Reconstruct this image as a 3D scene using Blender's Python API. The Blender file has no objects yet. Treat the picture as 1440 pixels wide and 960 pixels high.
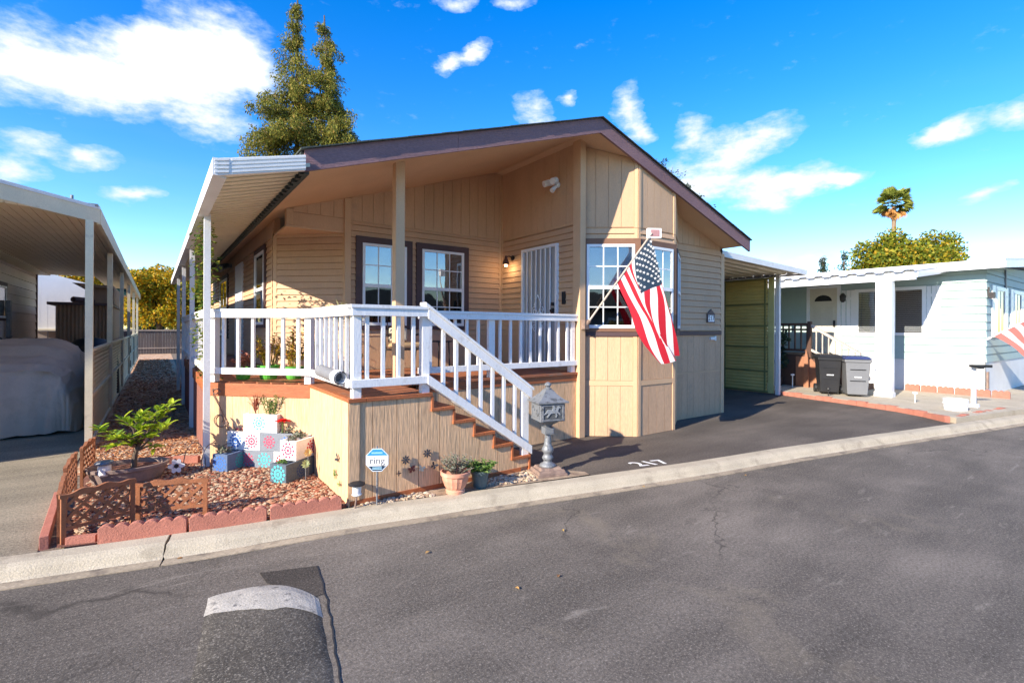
import bpy, math, random
import numpy as np
from mathutils import Vector, Matrix, noise as mnoise
random.seed(7); rng = np.random.default_rng(11)
S = bpy.context.scene
COL = S.collection
PI = math.pi
H = 1.85

# ------------------------------------------------------------------ helpers
def lin(h):
    h = h.lstrip('#'); r = []
    for i in (0, 2, 4):
        v = int(h[i:i+2], 16)/255
        r.append(v/12.92 if v <= .04045 else ((v+.055)/1.055)**2.4)
    return (*r, 1)

class MB:
    def __init__(s): s.v = []; s.f = []; s.m = []
    def add(s, vs, fs, mi=0):
        o = len(s.v); s.v.extend([tuple(map(float, v)) for v in vs])
        for f in fs: s.f.append(tuple(i+o for i in f)); s.m.append(mi)
        return s
    def box(s, x0, y0, z0, x1, y1, z1, mi=0):
        return s.hexa([(x0,y0,z0),(x1,y0,z0),(x1,y1,z0),(x0,y1,z0)], [(x0,y0,z1),(x1,y0,z1),(x1,y1,z1),(x0,y1,z1)], mi)
    def hexa(s, a, b, mi=0):
        return s.add(list(a)+list(b), [(3,2,1,0),(4,5,6,7),(0,1,5,4),(1,2,6,5),(2,3,7,6),(3,0,4,7)], mi)
    def fb(s, fr, u0, u1, o0, o1, z0, z1, mi=0):
        p = lambda u, o, z: fr(u, o, z)
        return s.hexa([p(u0,o1,z0),p(u1,o1,z0),p(u1,o0,z0),p(u0,o0,z0)], [p(u0,o1,z1),p(u1,o1,z1),p(u1,o0,z1),p(u0,o0,z1)], mi)
    def prism(s, poly, ext, mi=0):
        n = len(poly); e = Vector(ext)
        vs = [Vector(p) for p in poly]; vs += [p+e for p in vs]
        fs = [tuple(range(n)), tuple(range(2*n-1, n-1, -1))]
        fs += [(i, i+n, (i+1) % n+n, (i+1) % n) for i in range(n)]
        return s.add(vs, fs, mi)
    def bar(s, p, q, w, h, up=(0,0,1), mi=0):
        p = Vector(p); q = Vector(q); d = (q-p).normalized(); up = Vector(up)
        sd = d.cross(up)
        if sd.length < 1e-4: sd = d.cross(Vector((1,0,0)))
        sd.normalize(); uv = sd.cross(d).normalized()
        a = [p+sd*x*w/2+uv*y*h/2 for x, y in ((-1,-1),(1,-1),(1,1),(-1,1))]
        b = [v+(q-p) for v in a]
        return s.hexa(a, b, mi)
    def tube(s, pts, r, n=8, mi=0, cap=True):
        pts = [Vector(p) for p in pts]; m = len(pts)
        rs = r if isinstance(r, (list, tuple)) else [r]*m
        ref = Vector((0,0,1)); vs = []; fs = []
        for i, p in enumerate(pts):
            d = (pts[min(i+1, m-1)]-pts[max(i-1, 0)])
            d = d.normalized() if d.length > 1e-9 else Vector((0,0,1))
            if abs(d.dot(ref)) > .95: rf = Vector((1,0,0))
            else: rf = ref
            a = d.cross(rf).normalized(); b = d.cross(a)
            for k in range(n):
                t = 2*PI*k/n; vs.append(p+(a*math.cos(t)+b*math.sin(t))*rs[i])
        for i in range(m-1):
            for k in range(n):
                fs.append((i*n+k, i*n+(k+1) % n, (i+1)*n+(k+1) % n, (i+1)*n+k))
        if cap: fs += [tuple(range(n-1, -1, -1)), tuple(range((m-1)*n, m*n))]
        return s.add(vs, fs, mi)
    def lathe(s, c, prof, n=20, mi=0, sx=1, sy=1, rot=0):
        vs = []; fs = []; m = len(prof)
        for r, z in prof:
            for k in range(n):
                t = 2*PI*k/n+rot; vs.append((c[0]+r*sx*math.cos(t), c[1]+r*sy*math.sin(t), c[2]+z))
        for i in range(m-1):
            for k in range(n): fs.append((i*n+k, i*n+(k+1) % n, (i+1)*n+(k+1) % n, (i+1)*n+k))
        fs += [tuple(range(n-1, -1, -1)), tuple(range((m-1)*n, m*n))]
        return s.add(vs, fs, mi)

def frame(x0, y0, x1, y1):
    """wall frame: u along the wall, o outward (to the right of travel), z up"""
    L = math.hypot(x1-x0, y1-y0); d = ((x1-x0)/L, (y1-y0)/L); n = (d[1], -d[0])
    def fr(u, o, z): return Vector((x0+d[0]*u+n[0]*o, y0+d[1]*u+n[1]*o, z))
    fr.L = L
    return fr

def worldloc(o):
    p = Vector((0,0,0))
    while o is not None: p += o.location; o = o.parent
    return p

def build(name, mb, mat, parent=None, smooth=False, bevel=0, label=None, cat=None, group=None, kind=None, origin=None):
    me = bpy.data.meshes.new(name)
    v = np.array(mb.v, dtype=float)
    if parent is None:
        if origin is None:
            origin = ((v[:,0].min()+v[:,0].max())/2, (v[:,1].min()+v[:,1].max())/2, v[:,2].min())
    else: origin = worldloc(parent)
    v = v-np.array(origin)
    me.from_pydata(v.tolist(), [], mb.f)
    mats = mat if isinstance(mat, (list, tuple)) else [mat]
    for m in mats: me.materials.append(m)
    if len(mats) > 1: me.polygons.foreach_set('material_index', mb.m)
    if smooth: me.polygons.foreach_set('use_smooth', [True]*len(me.polygons))
    me.validate(); me.update()
    o = bpy.data.objects.new(name, me); COL.objects.link(o)
    if parent is not None: o.parent = parent
    else: o.location = origin
    if bevel:
        b = o.modifiers.new('bev', 'BEVEL'); b.width = bevel; b.segments = 2; b.limit_method = 'ANGLE'; b.angle_limit = .7
    tag(o, label, cat, group, kind)
    return o

def tag(o, label=None, cat=None, group=None, kind=None):
    if label: o['label'] = label
    if cat: o['category'] = cat
    if group: o['group'] = group
    if kind: o['kind'] = kind
    return o

def empty(name, loc, label, cat, group=None):
    o = bpy.data.objects.new(name, None); COL.objects.link(o); o.location = loc
    o.empty_display_size = .2
    return tag(o, label, cat, group)

def copytree(o, loc, rz=0, label=None, parent=None):
    c = o.copy(); COL.objects.link(c)
    if parent is None:
        c.location = loc; c.rotation_euler = (0,0,rz)
        if label: c['label'] = label
    else: c.parent = parent
    for ch in [x for x in COL.objects if x.parent == o]: copytree(ch, None, parent=c)
    return c

def text_mesh(s, size, ext=.002, offset=0, sp=1.0):
    cu = bpy.data.curves.new('t', 'FONT'); cu.body = s; cu.size = size; cu.extrude = ext; cu.offset = offset; cu.resolution_u = 6; cu.space_character = sp
    cu.align_x = 'CENTER'; cu.align_y = 'CENTER'
    ob = bpy.data.objects.new('t', cu); COL.objects.link(ob)
    bpy.context.view_layer.update()
    me = bpy.data.meshes.new_from_object(ob)
    vs = [v.co.copy() for v in me.vertices]; fs = [tuple(p.vertices) for p in me.polygons]
    bpy.data.objects.remove(ob); bpy.data.meshes.remove(me); bpy.data.curves.remove(cu)
    return vs, fs

# ------------------------------------------------------------------ materials
def nodes(name):
    m = bpy.data.materials.new(name); m.use_nodes = True
    nt = m.node_tree; bs = nt.nodes['Principled BSDF']
    return m, nt, bs
def N(nt, t, **kw):
    n = nt.nodes.new(t)
    for k, v in kw.items(): setattr(n, k, v)
    return n
def L(nt, a, b): nt.links.new(a, b)
def ramp(nt, src, stops, interp='LINEAR'):
    r = N(nt, 'ShaderNodeValToRGB'); cr = r.color_ramp; cr.interpolation = interp
    while len(cr.elements) < len(stops): cr.elements.new(.5)
    for e, (p, c) in zip(cr.elements, stops): e.position = p; e.color = c if len(c) == 4 else (*c, 1)
    L(nt, src, r.inputs[0]); return r
def coords(nt, stretch=(1,1,1), rot=(0,0,0)):
    tc = N(nt, 'ShaderNodeTexCoord'); mp = N(nt, 'ShaderNodeMapping')
    mp.inputs['Scale'].default_value = stretch; mp.inputs['Rotation'].default_value = rot
    L(nt, tc.outputs['Object'], mp.inputs[0]); return mp.outputs[0]
def noise(nt, vec, scale, detail=4, rough=.55, dist=0):
    n = N(nt, 'ShaderNodeTexNoise'); n.inputs['Scale'].default_value = scale; n.inputs['Detail'].default_value = detail
    n.inputs['Roughness'].default_value = rough; n.inputs['Distortion'].default_value = dist
    L(nt, vec, n.inputs['Vector']); return n.outputs['Fac']
def mix(nt, fac, a, b, mode='MIX'):
    m = N(nt, 'ShaderNodeMix', data_type='RGBA', blend_type=mode)
    if isinstance(fac, (int, float)): m.inputs[0].default_value = fac
    else: L(nt, fac, m.inputs[0])
    for i, x in ((6, a), (7, b)):
        if isinstance(x, tuple): m.inputs[i].default_value = x if len(x) == 4 else (*x, 1)
        else: L(nt, x, m.inputs[i])
    return m.outputs[2]
def mul(c, k): return (c[0]*k, c[1]*k, c[2]*k, 1)

def M(name, col, rough=.6, var=.12, vs=3, bump=.25, bs=60, stretch=(1,1,1), metal=0, spec=.4, dirt=None, fine=.08, fs=90, dist=.01):
    m, nt, b = nodes(name); col = lin(col) if isinstance(col, str) else col
    v = coords(nt, stretch)
    n1 = noise(nt, v, vs, 5, .6)
    r = ramp(nt, n1, [(.3, mul(col, 1-var)), (.7, mul(col, 1+var))])
    out = r.outputs[0]
    if fine:
        n2 = noise(nt, v, fs, 2, .6)
        r2 = ramp(nt, n2, [(.3, (1-fine,)*3), (.7, (1+fine,)*3)])
        out = mix(nt, 1., out, r2.outputs[0], 'MULTIPLY')
    if dirt:
        dc, ds, dt, dw = dirt
        n3 = noise(nt, coords(nt), ds, 6, .65)
        r3 = ramp(nt, n3, [(dt, (0,0,0)), (dt+dw, (1,1,1))])
        out = mix(nt, r3.outputs[0], out, lin(dc) if isinstance(dc, str) else dc)
    L(nt, out, b.inputs['Base Color'])
    b.inputs['Roughness'].default_value = rough; b.inputs['Metallic'].default_value = metal
    b.inputs['Specular IOR Level'].default_value = spec
    if bump:
        n4 = noise(nt, v, bs, 4, .6)
        bp = N(nt, 'ShaderNodeBump'); bp.inputs['Strength'].default_value = bump; bp.inputs['Distance'].default_value = dist
        L(nt, n4, bp.inputs['Height']); L(nt, bp.outputs[0], b.inputs['Normal'])
    return m

def islandmat(name, stops, rough=.6, trans=0, spec=.3, interp='LINEAR', bump=0):
    m, nt, b = nodes(name)
    g = N(nt, 'ShaderNodeNewGeometry')
    r = ramp(nt, g.outputs['Random Per Island'], [(p, lin(c) if isinstance(c, str) else c) for p, c in stops], interp)
    n = noise(nt, coords(nt), 30, 3)
    r2 = ramp(nt, n, [(.3, (.85,)*3), (.7, (1.12,)*3)])
    out = mix(nt, 1., r.outputs[0], r2.outputs[0], 'MULTIPLY')
    L(nt, out, b.inputs['Base Color']); b.inputs['Roughness'].default_value = rough; b.inputs['Specular IOR Level'].default_value = spec
    if trans:
        t = N(nt, 'ShaderNodeBsdfTranslucent'); L(nt, out, t.inputs['Color'])
        mx = N(nt, 'ShaderNodeMixShader'); mx.inputs[0].default_value = trans
        L(nt, b.outputs[0], mx.inputs[1]); L(nt, t.outputs[0], mx.inputs[2])
        L(nt, mx.outputs[0], nt.nodes['Material Output'].inputs['Surface'])
    return m

def glassmat(name, refl=.3, tint=(.6,.65,.7)):
    m, nt, b = nodes(name); nt.nodes.remove(b)
    tr = N(nt, 'ShaderNodeBsdfTransparent'); tr.inputs[0].default_value = (*tint, 1)
    gl = N(nt, 'ShaderNodeBsdfGlossy'); gl.inputs['Roughness'].default_value = .02
    n = noise(nt, coords(nt), 1.6, 2); bp = N(nt, 'ShaderNodeBump'); bp.inputs['Strength'].default_value = .06; bp.inputs['Distance'].default_value = .05
    L(nt, n, bp.inputs['Height']); L(nt, bp.outputs[0], gl.inputs['Normal'])
    lw = N(nt, 'ShaderNodeFresnel'); lw.inputs['IOR'].default_value = 1.5
    ad = N(nt, 'ShaderNodeMath', operation='ADD', use_clamp=True); ad.inputs[1].default_value = refl; L(nt, lw.outputs[0], ad.inputs[0])
    mx = N(nt, 'ShaderNodeMixShader'); L(nt, ad.outputs[0], mx.inputs[0]); L(nt, tr.outputs[0], mx.inputs[1]); L(nt, gl.outputs[0], mx.inputs[2])
    L(nt, mx.outputs[0], nt.nodes['Material Output'].inputs['Surface'])
    return m

def asphalt(name, base, light, speck=.5, patch=.6, tint=None, bump=.5, cracks=False):
    m, nt, b = nodes(name); v = coords(nt)
    n1 = noise(nt, v, .55, 6, .62, .4)
    n1b = noise(nt, coords(nt, (.35, 1.6, 1), (0,0,math.radians(-12))), 1.1, 5, .6)
    n2 = noise(nt, v, 75, 3, .8)
    n3 = noise(nt, v, 38, 4, .75)
    c0 = lin(base); c1 = lin(light)
    r = ramp(nt, n1, [(.32, mul(c0, 1-.35*patch)), (.5, c0), (.68, mul(c0, 1+.5*patch))])
    rb = ramp(nt, n1b, [(.35, (.80,)*3), (.65, (1.22,)*3)])
    o = mix(nt, 1., r.outputs[0], rb.outputs[0], 'MULTIPLY')
    rs = ramp(nt, n2, [(.53, (0,0,0)), (.68, (1,1,1))])
    ms = N(nt, 'ShaderNodeMath', operation='MULTIPLY'); ms.inputs[1].default_value = speck; L(nt, rs.outputs[0], ms.inputs[0])
    o = mix(nt, ms.outputs[0], o, c1)
    rd = ramp(nt, n3, [(.34, (.62,)*3), (.6, (1.14,)*3)])
    o = mix(nt, 1., o, rd.outputs[0], 'MULTIPLY')
    if tint:
        n5 = noise(nt, v, .9, 5, .7, .6)
        r5 = ramp(nt, n5, [(.58, (0,0,0)), (.74, (.55,)*3)])
        o = mix(nt, r5.outputs[0], o, lin(tint))
    if cracks:
        vo = N(nt, 'ShaderNodeTexVoronoi', feature='DISTANCE_TO_EDGE'); vo.inputs['Scale'].default_value = .42
        wv = N(nt, 'ShaderNodeTexNoise'); wv.inputs['Scale'].default_value = 2.5; wv.inputs['Detail'].default_value = 6; L(nt, v, wv.inputs['Vector'])
        ad = N(nt, 'ShaderNodeVectorMath', operation='MULTIPLY_ADD'); L(nt, wv.outputs['Color'], ad.inputs[0]); ad.inputs[1].default_value = (.9,.9,0); L(nt, v, ad.inputs[2]); L(nt, ad.outputs[0], vo.inputs['Vector'])
        rc = ramp(nt, vo.outputs['Distance'], [(.0, (1,1,1)), (.0055, (0,0,0))])
        mk = ramp(nt, noise(nt, v, .5, 3, .5), [(.47, (0,0,0)), (.56, (.85,.85,.85))])
        mm = mix(nt, 1., rc.outputs[0], mk.outputs[0], 'MULTIPLY'); o = mix(nt, mm, o, mul(c0, .35))
        rs2 = ramp(nt, noise(nt, coords(nt, (.5,2.2,1), (0,0,math.radians(-14))), 2.6, 7, .72, .8), [(.60, (0,0,0)), (.72, (.45,)*3)])
        o = mix(nt, rs2.outputs[0], o, mul(c1, .8))
        ro = ramp(nt, noise(nt, v, 1.7, 2, .4), [(.74, (0,0,0)), (.78, (.5,)*3)]); o = mix(nt, ro.outputs[0], o, mul(c0, .45))
    L(nt, o, b.inputs['Base Color']); b.inputs['Roughness'].default_value = .85; b.inputs['Specular IOR Level'].default_value = .25
    bp = N(nt, 'ShaderNodeBump'); bp.inputs['Strength'].default_value = bump; bp.inputs['Distance'].default_value = .012
    n6 = noise(nt, v, 70, 5, .75); L(nt, n6, bp.inputs['Height']); L(nt, bp.outputs[0], b.inputs['Normal'])
    return m

TAN = (.58,.365,.215,1)
m_tan = M('tan_siding', TAN, .7, .10, 1.4, .35, 30, (1,1,.3), fine=.06, dirt=((.42,.30,.20,1), 2.2, .60, .22))
m_t111 = M('tan_plywood', (.66,.42,.235,1), .75, .12, 5, .9, 40, (1.5,1.5,.12), fine=.24, fs=60, dist=.006)
m_lowp = M('tan_skirt_panel', (.58,.365,.215,1), .75, .10, 2.5, .5, 30, (1.5,1.5,.15), fine=.12, dirt=((.40,.29,.19,1), 2.6, .58, .2))
m_trimtan = M('tan_trim', (.62,.40,.23,1), .65, .06, 2, .2, 40)
m_soffit = M('tan_soffit', (.68,.45,.27,1), .75, .05, 1.5, .15, 30)
m_brown = M('brown_casing', (.085,.05,.05,1), .6, .12, 4, .2, 50); m_brown_lit = M('sunlit_bay_casing', (.19,.095,.055,1), .6, .12, 4, .2, 50)  # bay casing: same brown, with the sunlight on it put into the colour
m_fascia = M('plum_fascia', (.22,.125,.13,1), .75, .1, 3, .6, 45, (.3,1,1), fine=.15)
m_shingle = M('shingles', (.05,.06,.055,1), .9, .3, 6, .8, 40)
m_white = M('white_paint', (.82,.80,.77,1), .5, .04, 3, .25, 40, (1,1,.3), fine=.05, dirt=((.56,.52,.46,1), 9, .57, .22))
m_sash = M('white_vinyl', (.80,.81,.82,1), .35, .02, 3, 0, fine=0)
m_alu = M('aluminium', (.72,.71,.69,1), .45, .06, 3, .1, 30, dirt=((.45,.42,.36,1), 3, .62, .25))
m_alu_tan = M('beige_pans', (.62,.55,.40,1), .5, .08, 2, .1, 30)
m_red = M('redwood_stain', (.37,.115,.042,1), .55, .22, 5, .35, 40, (.35,.35,2), fine=.18)
m_deckb = M('deck_boards', (.34,.12,.055,1), .6, .25, 5, .35, 40, (.4,2,1), fine=.18, dirt=((.22,.15,.11,1), 4, .55, .2))
m_skirt = M('redwood_skirt', (.24,.10,.075,1), .8, .2, 4, .3, 30, (2,2,.3))
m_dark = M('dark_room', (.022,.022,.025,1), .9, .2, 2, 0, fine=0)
m_blind = M('white_blind', (.55,.57,.6,1), .6, .04, 2, 0, fine=0)
m_glass = glassmat('window_glass', .34)
m_screen = glassmat('screened_glass', .05, (.45,.45,.47)); m_clear = glassmat('clear_glass', .10, (.92,.93,.95))
m_conc = M('concrete', (.44,.375,.275,1), .85, .12, 2.5, .6, 70, fine=.22, fs=130, dirt=((.22,.18,.125,1), 3.5, .56, .22))
m_conc2 = M('pale_concrete', (.42,.36,.27,1), .85, .12, 2, .5, 60, fine=.18, fs=110, dirt=((.28,.23,.16,1), 2.5, .56, .25))
m_gutter = M('gutter_concrete', (.33,.265,.185,1), .9, .2, 4, .5, 60, (.4,1,1), fine=.25, dirt=((.10,.08,.065,1), 4, .52, .2))
m_road = asphalt('street_asphalt', '#655d54', '#b3a899', .55, .85, '#857967', cracks=True)
m_drive = asphalt('driveway_asphalt', '#5c544c', '#8a7f74', .3, .5)
m_ndrive = asphalt('weathered_asphalt', '#8c826f', '#c6bba4', .6, .4, bump=.8)
m_hump = asphalt('hump_asphalt', '#565048', '#a79e90', .6, 1.2, '#a0968a')
m_soil = M('ground_soil', (.17,.125,.09,1), .95, .35, 4, .8, 50, fine=.35, fs=90, dirt=((.30,.24,.17,1), 9, .52, .1))
m_bed = M('red_gravel_soil', (.20,.085,.055,1), .95, .3, 8, .8, 70, fine=.4, fs=120)
m_far = M('far_ground', (.10,.09,.07,1), .95, .3, .1, 0, fine=.1)
m_brick = M('red_edging', (.42,.16,.11,1), .85, .12, 6, .7, 70, fine=.18, fs=120, dirt=((.32,.16,.12,1), 9, .6, .2))
m_lattice = M('lattice_wood', (.31,.115,.048,1), .7, .25, 7, .4, 50, fine=.15)
m_white_aged = M('white_masonry', (.74,.73,.71,1), .6, .05, 2, .2, 40, dirt=((.5,.46,.42,1), 5, .68, .2))
m_black = M('black_plastic', (.02,.02,.022,1), .45, .2, 4, .1, 40)
m_iron = M('dark_iron', (.05,.045,.045,1), .55, .3, 8, .3, 60, metal=.5)
m_galv = M('grey_enamel', (.20,.21,.225,1), .5, .1, 10, .4, 60, metal=.25, dirt=((.09,.095,.10,1), 16, .54, .1))
m_rust = M('rusty_brown', (.22,.15,.12,1), .8, .3, 10, .5, 60, dirt=((.32,.22,.16,1), 9, .5, .2))
m_terra = M('terracotta', (.62,.29,.19,1), .75, .1, 5, .3, 50, dirt=((.68,.48,.38,1), 6, .55, .25))

# ------------------------------------------------------------------ camera, sun, sky
yaw, roll = math.radians(35.8), math.radians(-.25)
F = Vector((math.sin(yaw), math.cos(yaw), 0)); R = Vector((math.cos(yaw), -math.sin(yaw), 0)); U = Vector((0,0,1))
R2 = R*math.cos(roll)-U*math.sin(roll); U2 = R*math.sin(roll)+U*math.cos(roll)
cam = bpy.data.cameras.new('camera'); co = bpy.data.objects.new('camera', cam); COL.objects.link(co)
mw = Matrix((R2, U2, -F)).transposed().to_4x4(); mw.translation = (0,0,H); co.matrix_world = mw
cam.sensor_width = 36; cam.lens = 696/1440*36; cam.shift_y = -18.5/1440; cam.clip_end = 3000; cam.clip_start = .05
S.camera = co
tosun = Vector((-2.28,-.42,1.17)).normalized()
sl = bpy.data.lights.new('sun', 'SUN'); sl.energy = 4.1; sl.angle = math.radians(.5); sl.color = (1,.90,.75)
so = bpy.data.objects.new('sun', sl); COL.objects.link(so); so.rotation_euler = tosun.to_track_quat('Z','Y').to_euler(); so.location = (-20,-5,12)
w = bpy.data.worlds.new('World'); S.world = w; w.use_nodes = True; nt = w.node_tree
bg = nt.nodes['Background']; bg.inputs[1].default_value = .15
sky = N(nt, 'ShaderNodeTexSky', sky_type='NISHITA'); sky.sun_disc = False
sky.sun_elevation = math.asin(tosun.z); sky.sun_rotation = math.atan2(tosun.x, tosun.y); sky.altitude = 0; sky.air_density = 1.0; sky.dust_density = .05; sky.ozone_density = 2.2
hs = N(nt, 'ShaderNodeHueSaturation'); hs.inputs['Saturation'].default_value = 1.46; hs.inputs['Value'].default_value = .91; hs.inputs['Hue'].default_value = .513; L(nt, sky.outputs[0], hs.inputs['Color'])
tc = N(nt, 'ShaderNodeTexCoord'); sp = N(nt, 'ShaderNodeSeparateXYZ'); L(nt, tc.outputs['Generated'], sp.inputs[0])
def mth(op, a, b=None, clamp=False):
    n = N(nt, 'ShaderNodeMath', operation=op, use_clamp=clamp)
    for i, x in enumerate((a, b)):
        if x is None: continue
        if isinstance(x, (int, float)): n.inputs[i].default_value = x
        else: L(nt, x, n.inputs[i])
    return n.outputs[0]
az = mth('MULTIPLY', mth('ARCTAN2', sp.outputs[0], sp.outputs[1]), 180/PI)
el = mth('MULTIPLY', mth('ARCSINE', sp.outputs[2]), 180/PI)
cb = N(nt, 'ShaderNodeCombineXYZ'); L(nt, az, cb.inputs[0]); L(nt, el, cb.inputs[1])
nz = N(nt, 'ShaderNodeTexNoise'); nz.inputs['Scale'].default_value = .22; nz.inputs['Detail'].default_value = 7; nz.inputs['Roughness'].default_value = .6
mpn = N(nt, 'ShaderNodeMapping'); mpn.inputs['Scale'].default_value = (.75,1.5,1); L(nt, cb.outputs[0], mpn.inputs[0]); L(nt, mpn.outputs[0], nz.inputs['Vector'])
dv = N(nt, 'ShaderNodeVectorMath', operation='SUBTRACT'); L(nt, nz.outputs['Color'], dv.inputs[0]); dv.inputs[1].default_value = (.5,.5,.5)
sc = N(nt, 'ShaderNodeVectorMath', operation='MULTIPLY'); L(nt, dv.outputs[0], sc.inputs[0]); sc.inputs[1].default_value = (5,3,0)
av = N(nt, 'ShaderNodeVectorMath', operation='ADD'); L(nt, cb.outputs[0], av.inputs[0]); L(nt, sc.outputs[0], av.inputs[1])
CL = [(-9.4,21.7,5.13,2.0,14),(-6.4,20.0,6.13,2.0,12),(-1.6,21.0,8.0,2.3,5),(4.0,26.3,5.5,2.8,8),(4.6,23.8,5.4,2.5,6),(0.6,23.2,6.03,2.6,4),(7.4,25.0,2.96,2.2,0),(-1.5,24.8,3.5,1.5,5),(4.4,19.2,3.2,1.7,5),(-5.0,14.4,2.5,.9,6),(-8.6,15.1,2.2,1.0,8),(-9.6,12.7,1.9,1.1,8),(-1.5,11.8,2.2,.65,5),
 (29.9,28.3,2.9,.8,12),(31.7,29.0,1.7,.7,18),(27.9,27.4,1.1,.7,10),(29.3,33.3,2.3,.8,0),(35.6,33.6,2.0,.8,0),(38.3,23.6,2.2,1.7,-15),(42.0,24.9,1.0,.7,0),(48.8,23.6,1.5,2.1,-5),(49.9,21.2,1.4,1.0,-30),
 (55.8,20.2,2.2,1.8,10),(59.0,18.5,2.3,1.7,15),(63.1,19.3,3.0,1.4,5),(61.0,17.6,2.8,1.1,10),(56.6,16.1,3.6,1.8,-10),(61.8,14.6,4.8,1.7,-8),(65.0,14.4,3.6,1.2,10),(68.5,14.0,3.0,.8,6),(69.9,13.9,1.8,.55,4),(55.0,14.6,3.0,1.3,-10),(62.7,12.6,2.6,.8,-10),
 (77.6,16.9,3.0,.9,8),(75.6,16.4,1.5,.6,5),(81.8,16.9,1.9,1.0,12),(79.5,11.3,1.9,.55,10),(66.3,6.9,2.5,1.1,-4),(63.7,6.0,3.0,.8,-3)]
acc = None
for (a, e, ra, re, rot) in CL:
    mp = N(nt, 'ShaderNodeMapping', vector_type='TEXTURE')
    mp.inputs['Location'].default_value = (a,e,0); mp.inputs['Rotation'].default_value = (0,0,math.radians(rot)); mp.inputs['Scale'].default_value = (ra*1.25,re*1.3,1)
    L(nt, av.outputs[0], mp.inputs[0])
    ln = N(nt, 'ShaderNodeVectorMath', operation='LENGTH'); L(nt, mp.outputs[0], ln.inputs[0])
    d = mth('SUBTRACT', 1, ln.outputs['Value'], True)
    acc = d if acc is None else mth('ADD', acc, d)
nz2 = N(nt, 'ShaderNodeTexNoise'); nz2.inputs['Scale'].default_value = .75; nz2.inputs['Detail'].default_value = 8; nz2.inputs['Roughness'].default_value = .62; L(nt, mpn.outputs[0], nz2.inputs['Vector'])
t = mth('ADD', acc, mth('MULTIPLY', mth('SUBTRACT', nz2.outputs['Fac'], .5), 1.5))
on = N(nt, 'ShaderNodeMapRange', interpolation_type='SMOOTHSTEP'); on.inputs[1].default_value = .02; on.inputs[2].default_value = .12; L(nt, acc, on.inputs[0])
mr = N(nt, 'ShaderNodeMapRange', interpolation_type='SMOOTHSTEP'); mr.inputs[1].default_value = -.2; mr.inputs[2].default_value = 1.2; L(nt, t, mr.inputs[0])
dens = mth('MULTIPLY', on.outputs[0], mr.outputs[0])
# thin veil low in the sky
nv = N(nt, 'ShaderNodeTexNoise'); nv.inputs['Scale'].default_value = .12; nv.inputs['Detail'].default_value = 6
mv = N(nt, 'ShaderNodeMapping'); mv.inputs['Scale'].default_value = (.5,2.2,1); L(nt, cb.outputs[0], mv.inputs[0]); L(nt, mv.outputs[0], nv.inputs['Vector'])
rv = N(nt, 'ShaderNodeMapRange'); rv.inputs[1].default_value = .45; rv.inputs[2].default_value = .8; rv.inputs[3].default_value = .0; rv.inputs[4].default_value = .18; L(nt, nv.outputs['Fac'], rv.inputs[0])
re_ = N(nt, 'ShaderNodeMapRange'); re_.inputs[1].default_value = 22; re_.inputs[2].default_value = 3; L(nt, el, re_.inputs[0])
wz = N(nt, 'ShaderNodeMapRange', interpolation_type='SMOOTHSTEP'); wz.inputs[1].default_value = .54; wz.inputs[2].default_value = .78; wz.inputs[4].default_value = .30; L(nt, nz2.outputs['Fac'], wz.inputs[0])
wm = N(nt, 'ShaderNodeMapRange', interpolation_type='SMOOTHSTEP'); wm.inputs[1].default_value = .50; wm.inputs[2].default_value = .66; L(nt, nz.outputs['Fac'], wm.inputs[0])
veil = mth('MAXIMUM', mth('MULTIPLY', rv.outputs[0], re_.outputs[0]), mth('MULTIPLY', wz.outputs[0], wm.outputs[0]))
cover = mth('MAXIMUM', dens, veil)
shade = ramp(nt, mr.outputs[0], [(.25, (2.1,2.65,3.3)), (.95, (3.0,3.1,3.2))])
cm = mix(nt, cover, hs.outputs[0], shade.outputs[0])
L(nt, cm, bg.inputs[0])
S.view_settings.view_transform = 'Standard'; S.view_settings.look = 'None'; S.view_settings.gamma = 1; S.view_settings.exposure = 1.3

# ------------------------------------------------------------------ setting: ground, road, kerb
KB = [(-14,8.2),(-6,6.62),(-1,5.59),(.44,5.26),(1.62,5.08),(3.64,4.64),(4.25,4.5),(6.14,4.1),(7.7,3.85),(10,3.4),(12.8,2.82),(15.8,2.22),(22,1.0),(40,-2.6)]
def kb(x, off=0):
    for (a, b), (c, d) in zip(KB, KB[1:]):
        if a <= x <= c: return b+(d-b)*(x-a)/(c-a)+off
    return KB[-1][1]
def sheet(name, poly, z, mat, thick=.0, kind='structure', label=None, cat=None):
    mb = MB()
    if thick: mb.prism([(x,y,z-thick) for x, y in poly], (0,0,thick))
    else: mb.add([(x,y,z) for x, y in poly], [tuple(range(len(poly)))])
    return build(name, mb, mat, kind=kind, label=label, cat=cat)
sheet('ground', [(-400,-400),(400,-400),(400,600),(-400,600)], -.13, m_far)
street = MB(); xs = [k[0] for k in KB]
street.add([(x,y-.27,-.104) for x, y in KB]+[(40,-14,-.104),(-14,-9,-.104)], [tuple(range(len(KB)+2))])
build('road', street, m_road, kind='structure')
lot = MB(); lot.add([(x,y+.02,-.012) for x, y in KB]+[(40,80,-.012),(-14,80,-.012)], [tuple(range(len(KB)+2))])
build('lot_ground', lot, m_soil, kind='structure')
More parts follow.
